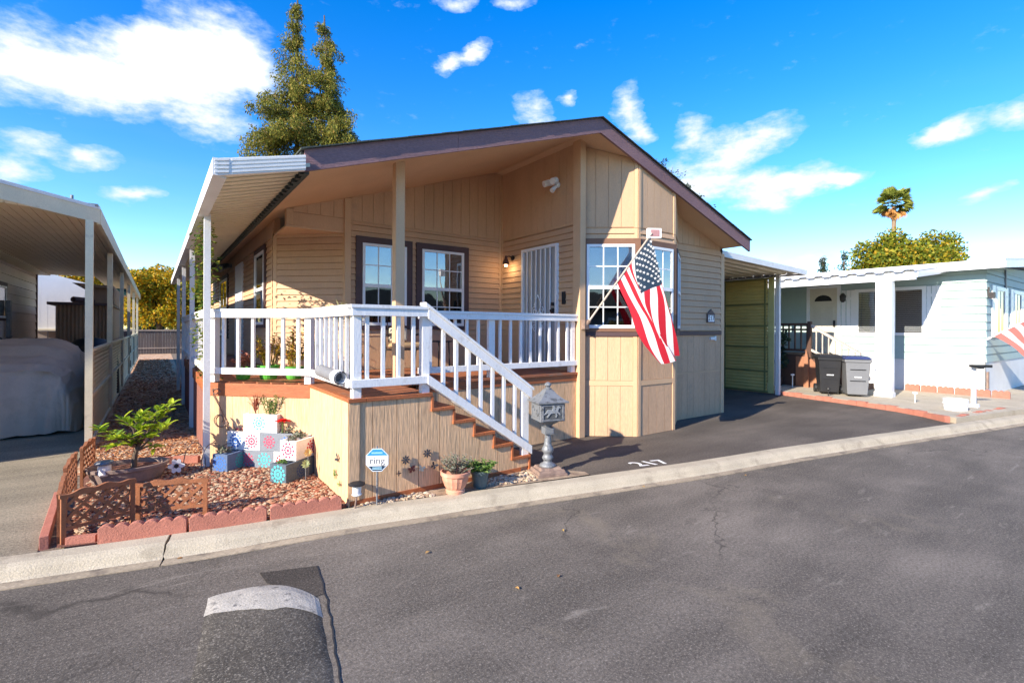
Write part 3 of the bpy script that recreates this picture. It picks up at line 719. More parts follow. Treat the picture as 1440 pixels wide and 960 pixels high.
q.box(3.962,5.095,0,3.985,6.18,pz-.0)
build('riser', q, m_red, deck)
# railings
rail = MB(); bal = MB()
def railing(fr, u0, u1, n, posts, inner=True, o=0.):
    rail.fb(fr, u0, u1, o-.02, o+.018, 1.975, 2.055); rail.fb(fr, u0-.01, u1+.01, o-.09, o+.03, 2.055, 2.09)
    rail.fb(fr, u0, u1, o-.02, o+.018, 1.225, 1.31)
    for i in range(n):
        u = u0+(u1-u0)*(i+1)/(n+1); 
        b_ = MB(); b_.fb(fr, u-.019, u+.019, o-.058, o-.021, 1.24, 2.054); build('baluster', b_, m_white, deck)
    for u in posts:
        b_ = MB(); b_.fb(fr, u-.045, u+.045, o-.115, o-.022, DZ, 2.054); build('post', b_, m_white, deck, bevel=.004)
railing(fB, 0.02, fB.L+.02, 6, (.07,fB.L-.06), o=.05)
railing(fA, 0.0, fA.L+.0, 7, (), o=.02)
railing(fF, 0.0, fF.L-.05, 4, (.07,fF.L-.075), o=.03)
railing(fK, 0.0, fK.L, 14, (1.22,2.86), o=.03)
railing(fS, 0.0, fS.L, 34, (1.5,3.9,fS.L-.05), o=.03)
# stair rail
def zr(x, top): return (2.035-(x-2.56)*.685) if top else (1.285-(x-2.56)*.672)
for o0, o1 in ((5.07,5.108),(5.168,5.20)):
    for top, h in ((1,.12),(0,.11)):
        xa, xb = 2.50, 3.99
        if top and o0 > 5.1: h = .085
        rail.hexa([(xa,o0,zr(xa,top)-h),(xb,o0,zr(xb,top)-h),(xb,o1,zr(xb,top)-h),(xa,o1,zr(xa,top)-h)], [(xa,o0,zr(xa,top)),(xb,o0,zr(xb,top)),(xb,o1,zr(xb,top)),(xa,o1,zr(xa,top))])
rail.hexa([(2.46,5.055,zr(2.46,1)+.002),(4.01,5.055,zr(4.01,1)+.002),(4.01,5.215,zr(4.01,1)+.002),(2.46,5.215,zr(2.46,1)+.002)], [(2.46,5.055,zr(2.46,1)+.036),(4.01,5.055,zr(4.01,1)+.036),(4.01,5.215,zr(4.01,1)+.036),(2.46,5.215,zr(2.46,1)+.036)])
build('handrail', rail, m_white, deck, bevel=.003)
for i in range(7):
    x = 2.72+i*.172; b_ = MB(); b_.box(x-.02,5.12,zr(x,0)-.09,x+.02,5.158,zr(x,1)-.02); build('baluster', b_, m_white, deck)
b_ = MB(); b_.box(3.86,5.11,.21,3.96,5.166,zr(3.91,1)-.03); build('newel_post', b_, m_white, deck)
# porch roof post
q = MB(); q.box(2.575,6.20,DZ,2.70,6.32,sf(2.64)); build('porch_post', q, m_trimtan, home)
# roll of tube resting on the lower rail
q = MB(); q.tube([(1.565,5.98,1.35),(1.565,5.36,1.33)], .068, 18); tb = build('rolled_tube', q, M('grey_tube', (.2,.2,.21,1), .6, .1, 5, .2, 50), label='grey tube with white end lying on the lower rail of the porch corner', cat='tube', smooth=False)
q = MB(); vs = []; 
q.tube([(1.565,5.36,1.33),(1.565,5.20,1.325)], .074, 18, cap=False); q.tube([(1.565,5.20,1.325),(1.565,5.5,1.33)], .058, 18, cap=False)
build('white_collar', q, m_sash, tb)

# ------------------------------------------------------------------ foliage helpers
def leaves(mb, centers, radii, n, size, asp=.45, flat=1., droop=0, seed=0, shell=.0, mi=0):
    """leaf-shaped faces spread through ellipsoids"""
    rg = np.random.default_rng(seed)
    cs = np.array(centers, float); rs = np.array(radii, float)
    if rs.ndim == 1: rs = np.repeat(rs[:,None], 3, 1)
    vol = rs.prod(1); idx = rg.choice(len(cs), n, p=vol/vol.sum()) if len(cs) > 1 else np.zeros(n, int)
    d = rg.normal(size=(n,3)); d /= np.linalg.norm(d, axis=1)[:,None]
    r = rg.random(n)**(1/3); r = shell+(1-shell)*r
    c = cs[idx]+d*r[:,None]*rs[idx]
    a = rg.normal(size=(n,3)); a[:,2] = a[:,2]*flat-droop; a /= np.linalg.norm(a, axis=1)[:,None]
    b = np.cross(a, rg.normal(size=(n,3))); b /= np.linalg.norm(b, axis=1)[:,None]
    s = size*(.6+.8*rg.random(n))[:,None]
    v0 = c; v1 = c+a*s*.5+b*s*asp*.5; v2 = c+a*s; v3 = c+a*s*.5-b*s*asp*.5
    V = np.stack([v0,v1,v2,v3], 1).reshape(-1,3)
    o = len(mb.v); mb.v.extend(map(tuple, V.tolist()))
    mb.f.extend([(o+4*i,o+4*i+1,o+4*i+2,o+4*i+3) for i in range(n)]); mb.m.extend([mi]*n)

def leaf(mb, p, d, up, ln, wd, mi=0, fold=.25):
    p = Vector(p); d = Vector(d).normalized(); sd = d.cross(Vector(up)); 
    if sd.length < .01: sd = d.cross(Vector((1,0,.2)))
    sd.normalize(); nn = sd.cross(d)
    v = [p, p+d*ln*.35+sd*wd*.5+nn*wd*fold, p+d*ln*.75+sd*wd*.35+nn*wd*fold*.6, p+d*ln-nn*ln*.08, p+d*ln*.75-sd*wd*.35+nn*wd*fold*.6, p+d*ln*.35-sd*wd*.5+nn*wd*fold, p+d*ln*.5]
    mb.add(v, [(0,1,6),(1,2,6),(2,3,6),(3,4,6),(4,5,6),(5,0,6)], mi)

m_bark = M('bark', (.12,.085,.06,1), .9, .3, 4, .8, 30, (1,1,.3))
m_conf = islandmat('conifer_sprays', [(0,(.04,.06,.012,1)),(.35,(.15,.165,.024,1)),(.75,(.32,.29,.048,1)),(1,(.30,.18,.045,1))], .8, .3)
m_dkconf = islandmat('dark_needles', [(0,(.018,.04,.025,1)),(1,(.045,.075,.04,1))], .8, .2)
m_autumn = islandmat('autumn_leaves', [(0,(.13,.17,.015,1)),(.3,(.34,.32,.02,1)),(.6,(.70,.44,.015,1)),(.85,(.72,.34,.012,1)),(1,(.14,.15,.02,1))], .6, .4)
m_grn = islandmat('green_yellow_leaves', [(0,(.08,.12,.012,1)),(.4,(.18,.22,.018,1)),(.75,(.34,.31,.02,1)),(1,(.55,.30,.02,1))], .6, .35)
m_lemon = islandmat('lemon_leaves', [(0,(.10,.20,.015,1)),(.5,(.34,.48,.03,1)),(1,(.62,.66,.05,1))], .35, .4, spec=.5)

def conifer(x, y, h, rmax, base, seed, label, group=None, mat=None, n=85000, size=.26, lean=(0,0), top_open=.3, skew=(0,0), ex=.7):
    rg = random.Random(seed)
    t = empty('conifer_tree', (x,y,0), label, 'tree', group)
    q = MB(); pts = [(x+lean[0]*k/8, y+lean[1]*k/8, h*k/8) for k in range(9)]; q.tube(pts, [.32*(1-k/8.6)+.03 for k in range(9)], 8)
    cs, rs = [], []; tw = MB()
    z = base
    while z < h*.985:
        f = (z-base)/(h-base); rr = rmax*(1-f)**ex*(.80+.2*math.sin(f*9+seed))
        if f > .86: rr = min(rr, .25+(1-f)*6)
        nb_ = 7 if f < .7 else 5
        for k in range(nb_):
            a = rg.random()*2*PI; ln = rr*(.5+.75*rg.random()**1.4)
            lx = x+lean[0]*z/h; ly = y+lean[1]*z/h
            st = max(3, int(ln/.42))
            for j in range(1, st+1):
                g_ = j/st; px_ = lx+math.cos(a)*ln*g_+skew[0]*g_*(1-f); py_ = ly+math.sin(a)*ln*g_; pz_ = z+.12*ln*g_-.28*ln*g_*g_+.1
                cs.append((px_,py_,pz_-.15)); w_ = (.24+.32*(1-abs(g_-.6)))*(.7+.6*rg.random())*(1-.45*f*f); rs.append((w_,w_,w_*1.5))
            tw.tube([(lx,ly,z), (lx+math.cos(a)*ln*.5,ly+math.sin(a)*ln*.5,z), (lx+math.cos(a)*ln,ly+math.sin(a)*ln,z-.15*ln)], [.05,.03,.008], 4)
        z += (.80 if f < .75 else .85)*(.7+.6*rg.random())
    build('trunk', q, m_bark, t); build('limbs', tw, m_bark, t)
    f_ = MB(); leaves(f_, cs, rs, n, size, .28, .8, 1.3, seed)
    build('crown', f_, mat or m_conf, t); return t

def broadleaf(x, y, h, rx, ry, cz, rz, seed, label, mat, n=16000, size=.3, group=None, name='broadleaf_tree', clumps=46):
    rg = random.Random(seed); t = empty(name, (x,y,0), label, 'tree', group)
    q = MB(); q.tube([(x,y,0),(x+.1,y,cz*.5),(x,y,cz)], [.28,.2,.12], 8)
    cs, rs = [], []
    for i in range(clumps):
        a = rg.random()*2*PI; e = math.asin(rg.uniform(-.75,1)); k = .55+.38*rg.random()
        c = (x+rx*k*math.cos(a)*math.cos(e), y+ry*k*math.sin(a)*math.cos(e), cz+rz*k*math.sin(e))
        s_ = rg.uniform(.2,.42)*min(rx,rz); cs.append(c); rs.append((s_*1.1,s_*1.1,s_*1.15))
        q.tube([(x,y,cz*.55), ((x+c[0])/2,(y+c[1])/2,(cz*.6+c[2])/2+.1), c], [.10,.06,.015], 5)
    build('trunk', q, m_bark, t)
    f_ = MB(); leaves(f_, cs, rs, n, size, .6, 1, .2, seed); build('crown', f_, mat, t); return t

# trees behind
gt = 'tall conifers behind the tan home'
conifer(9.2,42.4,28.3,5.8,6,3,'taller spired conifer, left of the pair behind the tan roof', gt, skew=(-1.6,0), ex=.78, size=.24, n=120000)
conifer(12.2,40.2,26.8,4.7,6,8,'broader conifer with blunt top, right of the pair behind the tan roof', gt, lean=(-1.3,.8), ex=.6, size=.24, n=110000)
ft = 'trees beyond the end of the gravel path'
broadleaf(.2,50.5,6,3.6,3,3.9,2.7,5,'yellow autumn tree above the board fence at the path end', m_autumn, 34000, .21, ft)
broadleaf(4.6,50.0,8,3.0,3,4.6,3.6,15,'green and yellow tree seen between the white awning posts', m_grn, 24000, .21, ft)
broadleaf(-6.5,66,9,4.5,3,5.5,4.0,25,'orange tinged tree behind the far end of the left carport', m_autumn, 16000, .26, ft)
conifer(-1.6,101,11.6,3.4,2,31,'small dark conifer over the path, beside the narrow cypress', ft, m_dkconf, 6000, .6)
t_ = empty('cypress_tree', (.4,110,0), 'narrow dark cypress spire in the distance over the gravel path', 'tree', ft)
q = MB(); q.tube([(.4,110,0),(.4,110,10)], [.3,.1], 6); build('trunk', q, m_bark, t_)
q = MB(); leaves(q, [(.4,110,z) for z in range(2,12)], [(1.3*(1-z/12.5)+.25,)*2+(1.0,) for z in range(2,12)], 4500, .5, .35, 1, -1.2, 5); build('crown', q, m_dkconf, t_)
conifer(3.3,74,11.0,3.2,1.5,41,'mid green conifer behind the white awning posts', ft, m_dkconf, 7000, .5)
# sparse tree tips over the right roof slope
t_ = empty('bare_tree', (20.6,16.2,0), 'sparse leafy branch tips rising over the right slope of the plum roof', 'tree')
q = MB(); q.tube([(20.6,16.2,0),(20.4,16.0,4),(20.3,15.8,7)], [.22,.16,.09], 8); build('trunk', q, m_bark, t_)
q = MB(); lf = MB(); rg = random.Random(4); cs = []
for (tx_, ty_, tz_) in ((19.75,15.4,10.1),(20.1,15.2,10.0),(20.45,15.0,9.75),(20.7,14.8,9.2),(21.1,14.5,8.9),(21.45,14.2,8.35),(21.9,14.1,7.9),(19.5,15.9,9.0),(20.2,15.6,8.6),(20.9,15.0,8.1)):
    a = Vector((20.3,15.8,6.6)); b = Vector((tx_,ty_,tz_)); m_ = a.lerp(b,.5)+Vector((0,0,.25))
    q.tube([a,m_,b], [.05,.03,.008], 5)
    for k in range(26):
        f = .3+.7*rg.random(); p = a.lerp(b,f)+Vector((rg.gauss(0,.13),rg.gauss(0,.13),rg.gauss(0,.13))); cs.append(p)
build('limbs', q, m_bark, t_)
leaves(lf, cs, [.12]*len(cs), 2200, .13, .4, 1, .3, 3); build('crown', lf, m_dkconf, t_)
# right background
broadleaf(55.6,15.6,11,4.7,4.5,6.7,3.5,51,'round green and golden tree behind the pale blue home roof', m_grn, 46000, .27, clumps=70)
gd = 'small dark conifers behind the white carport roof'
conifer(76.9,31.2,12.3,2.6,4,61,'small dark conifer tip, left of the pair over the white roof', gd, m_dkconf, 3000, .5)
conifer(78.9,29.3,13.0,2.6,4,62,'small dark conifer tip, right of the pair over the white roof', gd, m_dkconf, 3000, .5)
# fan palm
pt = empty('palm_tree', (90.7,27,0), 'tall fan palm with brown skirt against the blue sky', 'palm')
q = MB(); q.tube([(90.7,27,0),(90.6,27,10),(90.7,27,20.3)], [.42,.33,.30], 10); build('trunk', q, M('palm_bark', (.25,.17,.11,1), .9, .2, 5), pt)
def fan(mb, c, d, r, seed, spread=1.9, nb=13):
    rg = random.Random(seed); c = Vector(c); d = Vector(d).normalized(); side = d.cross(Vector((0,0,1)))
    if side.length < .05: side = Vector((1,0,0))
    side.normalize(); ro = rg.uniform(-.9,.9); side = (side*math.cos(ro)+side.cross(d)*math.sin(ro)).normalized(); tip = c+d*r*.5; mb.tube([c,tip], [.03,.02], 4)
    for k in range(nb):
        a = (k/(nb-1)-.5)*spread; dd = (d*math.cos(a)+side*math.sin(a)).normalized(); ll = r*.62*(1-.25*abs(a))
        e1 = tip+dd*ll*.6; e2 = tip+dd*ll+Vector((0,0,-.22*ll)); s2 = dd.cross(side.cross(d)).normalized()*.065*r*.6
        mb.add([tip-s2*.4,tip+s2*.4,e1+s2,e2,e1-s2], [(0,1,2,3,4)])
q = MB(); qs = MB(); rg = random.Random(2)
for i in range(60):
    a = rg.random()*2*PI; e = rg.uniform(-.4,1.3); fan(q, (90.7,27,20.9), (math.cos(a)*math.cos(e),math.sin(a)*math.cos(e),math.sin(e)), rg.uniform(2.3,3.0), i, 1.5, 9)
for i in range(18):
    a = rg.random()*2*PI; e = rg.uniform(-1.35,-.5); fan(qs, (90.7,27,20.5), (math.cos(a)*math.cos(e),math.sin(a)*math.cos(e),math.sin(e)), rg.uniform(1.6,2.1), 99+i, 1.3, 8)
build('crown', q, islandmat('palm_green', [(0,(.10,.14,.02,1)),(1,(.34,.34,.06,1))], .5, .2), pt); build('dead_skirt', qs, islandmat('palm_brown', [(0,(.36,.15,.045,1)),(1,(.62,.32,.09,1))], .7, .2), pt)

# ------------------------------------------------------------------ end fence, left carport, neighbour home on the left
fenc = empty('board_fence', (.3,41.7,0), 'dark weathered board fence closing the far end of the gravel path', 'fence')
ff = frame(-8,41.75,9,41.75); q = MB()
m_fence = M('weathered_boards', (.10,.075,.065,1), .85, .2, 3, .4, 30, (1,1,.2))
groove(q, ff, 0, 17, 0, lambda u: 1.6+.015*math.sin(u*31), .15, .02, .012); build('board', q, m_fence, fenc)
q = MB(); q.fb(ff, 0, 17, .02, .07, 1.56, 1.65); q.fb(ff, 0, 17, .02, .05, .35, .43); build('top_rail', q, M('pale_rail', (.34,.26,.2,1), .8, .2, 3), fenc)

cp = empty('carport', (-.8,10,0), 'beige aluminium carport of the left neighbour, above the covered car', 'carport')
m_beige = M('beige_paint', (.68,.60,.42,1), .5, .08, 3, .1, 30, dirt=((.4,.33,.24,1), 4, .6, .2))
m_under = M('beige_underside', (.66,.53,.34,1), .6, .08, 2, .1, 20)
ys = (9.72,13.9,18.6,23.4,28.5,34.0)
for i, y in enumerate(ys):
    q = MB(); q.box(-.845,y-.05,0,-.755,y+.05,3.44); build('post', q, m_beige, cp)
RA = [(-.70,10.0),(-1.69,9.40),(-3.3,9.1),(-9.2,8.35)]
zt = lambda x: 3.46+.10*min(.95,-.75-x)+.02*max(0,-1.7-x)
q = MB()
for (x0,y0),(x1,y1) in zip(RA, RA[1:]):
    q.hexa([(x1,y1,zt(x1)),(x0,y0,zt(x0)),(x0,y0+.05,zt(x0)),(x1,y1+.05,zt(x1))], [(x1,y1,zt(x1)+.21),(x0,y0,zt(x0)+.21),(x0,y0+.05,zt(x0)+.21),(x1,y1+.05,zt(x1)+.21)])
q.box(-.74,10.02,3.44,-.69,36,3.68); build('fascia', q, m_beige, cp)
q = MB()
for (x0,y0),(x1,y1) in zip(RA, RA[1:]): q.hexa([(x1,y1-.015,zt(x1)+.212),(x0,y0-.015,zt(x0)+.212),(x0,y0+.07,zt(x0)+.212),(x1,y1+.07,zt(x1)+.212)], [(x1,y1-.015,zt(x1)+.26),(x0,y0-.015,zt(x0)+.26),(x0,y0+.07,zt(x0)+.26),(x1,y1+.07,zt(x1)+.26)])
build('drip_edge', q, m_alu, cp)
q = MB()
n = 26
for i in range(n):     # pans running front to back
    xa = -.75-2.95*i/n; xb = -.75-2.95*(i+1)/n; ya_ = lambda x: 10.04+(x+.7)*.62 if x > -1.69 else 9.43+(x+1.69)*.14
    z0_ = 3.52
    ye = 36 if xa > -1.6 else 22
    q.hexa([(xb,ya_(xb),z0_),(xa-.012,ya_(xa),z0_),(xa-.012,ye,z0_+.02),(xb,ye,z0_+.02)], [(xb,ya_(xb),z0_+.06),(xa,ya_(xa),z0_+.06),(xa,ye,z0_+.08),(xb,ye,z0_+.08)])
build('roof_pans', q, m_under, cp)
q = MB(); q.hexa([(-1.69,9.42,3.62),(-.70,10.04,3.62),(-.70,36,3.64),(-1.69,36,3.64)], [(-1.69,9.42,3.78),(-.70,10.04,3.69),(-.70,36,3.72),(-1.69,36,3.82)]); q.hexa([(-9.2,8.39,3.64),(-1.69,9.42,3.62),(-1.69,22,3.64),(-9.2,22,3.66)], [(-9.2,8.39,3.93),(-1.69,9.42,3.79),(-1.69,22,3.82),(-9.2,22,3.95)]); build('roof_deck', q, m_alu, cp)
q = MB(); q.tube([(-1.02,9.9,3.68),(-1.02,9.9,3.82)], .02, 8); q.box(-1.0,9.95,3.7,-.72,10.6,3.74); build('vent_pipe', q, m_galv, cp)
m_pan = M('tan_screen_panels', (.50,.40,.26,1), .5, .08, 3, .1, 20)
for ya_, yb_ in zip(ys, ys[1:]):
    q = MB(); z = .10; k = 0; vs = []
    while z < 1.46:
        vs += [(-.80-(.018 if k % 2 else 0), ya_+.05, z), (-.80-(.018 if k % 2 else 0), yb_-.05, z)]; z += .036; k += 1
    q.add(vs, [(2*i,2*i+1,2*i+3,2*i+2) for i in range(k-1)])
    build('corrugated_panel', q, m_pan, cp)
    q = MB()
    for za in (.05,.76,1.46): q.box(-.83,ya_+.05,za,-.77,yb_-.05,za+.045)
    build('rail', q, m_beige, cp)
# left home wall
lh = empty('siding_home', (-3.6,10,0), 'pale mauve lap sided home wall behind the covered car', 'house')
flw = frame(-3.12,9.3,-3.12,21.9); q = MB(); backing(q, flw, 0, flw.L, 0, 3.5); lap(q, flw, 0, flw.L, .3, 3.5, .24, out=.032); q.box(-9,21.8,0,-3.12,21.9,3.6); q.box(-9,9.28,0,-3.14,9.38,3.6); q.box(-9,9.38,0,-8.9,21.8,3.6)
build('wall', q, M('mauve_siding', (.68,.63,.60,1), .7, .05, 2, .15, 30), lh)
q = MB(); q.fb(flw, flw.L-.12, flw.L+.02, 0, .05, 0, 3.5); build('corner_trim', q, m_brown, lh)
q = MB(); q.fb(flw, 0, flw.L, 0, .35, 3.5, 3.58); build('eave', q, m_beige, lh)
window(lh, flw, 16.4-9.3, 17.75-9.3, 2.05, 2.85, .1, 1, 1, 0)
q = MB(); q.box(-3.05,17.6,0,-2.97,17.72,2.5); build('metal_post', q, m_galv, label='grey metal post standing against the mauve siding', cat='post')
# white panel, low stone wall, brown shed
wp = empty('white_panel_wall', (-2.3,24.2,0), 'bright white metal wall seen past the covered car', 'wall')
q = MB(); q.prism([(-3.6,24.2,1.75),(-1.02,24.2,1.75),(-1.02,24.2,3.15),(-3.6,24.2,3.9)], (0,.06,0))
for i in range(13): q.box(-3.55+i*.2,24.198,1.76,-3.54+i*.2,24.2,3.0)
build('panel', q, m_white_aged, wp)
q = MB(); q.box(-3.6,24.12,1.70,-.99,24.3,1.752); build('sill', q, m_beige, wp)
q = MB(); q.box(-1.5,24.1,3.05,-.9,24.2,3.3); build('teal_trim', q, M('teal_trim', (.02,.09,.09,1), .6), wp)
sw = MB(); 
for r_ in range(6):
    for c in range(9): sw.box(-3.55+c*.30+(r_ % 2)*.12,24.32,r_*.28,-3.55+c*.30+.27+(r_ % 2)*.12,24.45,r_*.28+.26)
build('stone_wall', sw, islandmat('rubble', [(0,(.10,.07,.06,1)),(1,(.36,.3,.27,1))], .9), label='low rubble wall under the white metal wall', cat='stone wall')
sd_ = empty('brown_shed', (-1.5,17,0), 'brown corrugated shed behind the carport posts', 'shed')
fsh = frame(-2.12,17.6,-1.0,17.6); q = MB(); q.box(-2.12,17.62,0,-1.0,24,2.42); vs = []; k = 0; u = 0
while u <= 1.12: vs += [fsh(u,.0 if k % 2 else .035,0), fsh(u,.0 if k % 2 else .035,2.42)]; u += .04; k += 1
q.add(vs, [(2*i,2*i+2,2*i+3,2*i+1) for i in range(k-1)])
m_shed = M('shed_brown', (.30,.19,.12,1), .7, .2, 3, .2, 20, (1,1,.2)); build('wall', q, m_shed, sd_)
q = MB(); q.box(-2.28,17.45,2.42,-.96,24,2.49); build('roof', q, m_brown, sd_)
q = MB(); q.prism([(-1.85,18.0,3.05),(-.96,18.0,3.0),(-.96,18.0,2.94),(-1.6,18.0,2.94)], (0,4,0)); q.box(-1.55,18.2,2.5,-.96,21,2.94); build('top_boards', q, m_shed, sd_)
q = MB(); q.tube([(-1.8,17.8,2.58),(-1.3,18.4,2.55)], .08, 8); build('rolled_mat', q, m_brown, label='brown roll lying on the brown shed roof', cat='roll')
# black kettle-like cover behind the car
q = MB(); q.lathe((-1.35,16.9,0), [(.62,0),(.6,.9),(.55,1.25),(.35,1.5),(.12,1.56),(.001,1.57)], 18, sx=.95, sy=1.2); build('black_cover', q, m_black, smooth=True, label='black rounded cover in front of the brown shed', cat='covered grill')
# covered car
cc = MB(); nU, nV = 150, 120; vs = []
def prof_h(t):   # along the length 0..1
    P_ = [(0,.02),(.004,.45),(.012,.85),(.03,1.08),(.09,1.20),(.18,1.30),(.27,1.50),(.40,1.60),(.56,1.58),(.68,1.35),(.80,1.08),(.95,1.0),(.99,.7),(1,.02)]
    for (a, b), (c, d) in zip(P_, P_[1:]):
        if a <= t <= c: k = (t-a)/(c-a); k = k*k*(3-2*k); return b+(d-b)*k
    return .02
cxc = -2.0
for i in range(nU+1):
    t = (i/nU); t = t*t*(3-2*t)*.6+t*.4 if 0 else t
    hh = prof_h(t); y = 11.35+4.7*t; wd = .90+.06*math.sin(PI*t)-.12*(max(0,.08-t)/.08)**2
    for j in range(nV+1):
        a = PI*j/nV; cx_ = math.cos(a); sx_ = math.sin(a)
        X_ = -abs(cx_)**.45*(1 if cx_ > 0 else -1)*wd; Z_ = abs(sx_)**.55*hh
        X_ *= 1-.16*(Z_/1.6)**2
        rdg = 1-abs(2*mnoise.noise(Vector((X_*1.3+y*.9, y*.7-X_*.8, Z_*2.2)))); rd2 = 1-abs(2*mnoise.noise(Vector((X_*3.1+Z_*1.7, y*.6, Z_*.9+5))))
        fo = .035*rdg**4+.022*rd2**3+.020*mnoise.noise(Vector((X_*3,y*2,Z_*1.2)))+.022*math.sin(X_*6+Z_*3.5+y*2.2)*math.sin(Z_*2)*mnoise.noise(Vector((X_*1.5,y*1.5,Z_)))*2
        if t < .03: y2 = y-.10*math.sin(min(1,Z_/1.0)*PI)+fo*2.2+.02*math.sin(X_*13+Z_*2)
        else: y2 = y
        vs.append((cxc-X_*(1+fo), y2, max(0,Z_+fo*.8)))
cc.add(vs, [(i*(nV+1)+j, i*(nV+1)+j+1, (i+1)*(nV+1)+j+1, (i+1)*(nV+1)+j) for i in range(nU) for j in range(nV)])
build('covered_car', cc, M('taupe_car_cover', (.58,.44,.335,1), .75, .12, 1.5, .5, 14, fine=.04, dirt=((.42,.32,.24,1), 1.3, .58, .25), dist=.03), smooth=True, label='car under a taupe fabric cover in the left carport', cat='car')
q = MB(); q.tube([(-3.0,12.8,1.2),(-2.6,15.5,1.62)], .02, 6); q.tube([(-3.05,13,2.3),(-2.9,16.6,1.5)], .018, 6); build('leaning_pole', q, m_iron, label='thin dark pole leaning by the mauve siding', cat='pole')

# ------------------------------------------------------------------ right carport between the homes
rc = empty('side_carport', (14.3,7,0), 'olive screened carport between the tan home and the pale blue home', 'carport')
fsc = frame(14.3,26,14.3,7.02); Ls = fsc.L
q = MB(); vs = []; k = 0; z = .06
while z < 3.33: vs += [fsc(.02,.018 if k % 2 else 0,z), fsc(Ls-.22,.018 if k % 2 else 0,z)]; z += .045; k += 1
q.add(vs, [(2*i,2*i+2,2*i+3,2*i+1)[::-1] for i in range(k-1)])
m_olive = M('olive_panels', (.56,.44,.15,1), .55, .15, 1.2, .1, 20)
build('corrugated_panel', q, m_olive, rc)
q = MB(); q.fb(fsc, Ls-.20, Ls-.05, -.02, .03, .03, 3.36); build('end_panel', q, M('pale_olive', (.55,.5,.2,1), .6, .1), rc)
q = MB()
for zz in (.03,.62,1.32,1.92,2.55,3.28): q.fb(fsc, 0, Ls-.2, .0, .035, zz, zz+.05)
for uu in (Ls-.32,Ls-1.55,Ls-2.9,Ls-5): q.fb(fsc, uu, uu+.04, .0, .034, .08, 3.28)
build('rail', q, M('olive_rail', (.20,.19,.07,1), .6, .1), rc)
q = MB(); q.box(14.28,6.92,0,14.38,7.02,3.38); q2 = build('post', q, m_alu, rc)
q = MB(); nP = 60; vs = []; k = 0
for i in range(nP):
    y = 6.32+i*.32
    for dy, dz in ((0,0),(.03,.05),(.16,.05),(.19,0)): vs += [(10.28,y+dy,3.56+dz),(14.45,y+dy,3.40+dz)]; k += 1
q.add(vs, [(2*i,2*i+1,2*i+3,2*i+2) for i in range(k-1)]); build('roof_pans', q, m_alu_tan, rc)
q = MB(); q.hexa([(10.30,6.27,3.49),(14.48,6.27,3.34),(14.48,6.31,3.34),(10.30,6.31,3.49)], [(10.30,6.27,3.63),(14.48,6.27,3.47),(14.48,6.31,3.47),(10.30,6.31,3.63)]); q.box(14.46,6.32,3.34,14.50,25,3.47); build('fascia', q, m_alu, rc)
q = MB(); q.box(14.24,7.02,3.34,14.36,25,3.40); build('beam', q, m_galv, rc)
q = MB(); 
for i in range(6): q.lathe((14.22,7.15+i*.24,3.36), [(.001,0),(.02,.01),(.02,.03),(.001,.04)], 8)
build('string_light', q, m_sash, label='small white string lights along the side carport beam', cat='string lights')

# ------------------------------------------------------------------ pale blue home on the right
nh = empty('blue_home', (18,3.3,0), 'pale blue lap sided home with white porch awning and white base, at the right', 'house')
m_pb = M('pale_blue_siding', (.36,.46,.44,1), .6, .04, 2, .1, 30)
XW = 17.85
fnw = frame(XW,20,XW,3.3); fnf = frame(XW,3.3,26,3.3); q = MB()
backing(q, fnw, 0, fnw.L, 0, 3.56); lap(q, fnw, 0, fnw.L-.0, 1.0, 3.56, .215, out=.031)
backing(q, fnf, 0, 8.15, 0, lambda u: 3.56+.09*u if u < 4.1 else 3.56+.09*4.1); lap(q, fnf, 0, 8.15, 1.0, 3.5, .215)
q.fb(fnf, 0, 8.1, 0, .01, 3.5, 3.56)
build('wall', q, m_pb, nh)
q = MB(); q.fb(fnw, 0, fnw.L+.012, 0, .012, 0, 1.0); q.fb(fnf, -.012, 8.15, 0, .012, 0, 1.0); build('base_skirt', q, m_white_aged, nh)
q = MB(); ys0 = 2.85
q.hexa([(17.38,ys0,3.60),(22.0,ys0,3.98),(22.0,20,3.98),(17.38,20,3.60)], [(17.38,ys0,3.68),(22.0,ys0,4.08),(22.0,20,4.08),(17.38,20,3.68)])
q.hexa([(22.0,ys0,3.98),(26.6,ys0,3.60),(26.6,20,3.60),(22.0,20,3.98)], [(22.0,ys0,4.08),(26.6,ys0,3.68),(26.6,20,3.68),(22.0,20,4.08)])
rn = build('roof', q, m_alu, nh)
q = MB(); q.box(17.36,ys0-.01,3.44,17.41,20,3.615); q.hexa([(17.42,ys0-.01,3.44),(22.0,ys0-.01,3.82),(22.0,ys0+.04,3.82),(17.42,ys0+.04,3.44)], [(17.42,ys0-.01,3.605),(22.0,ys0-.01,3.98),(22.0,ys0+.04,3.98),(17.42,ys0+.04,3.605)]); q.box(17.41,ys0+.04,3.56,17.84,20,3.60)
build('fascia', q, m_sash, rn)
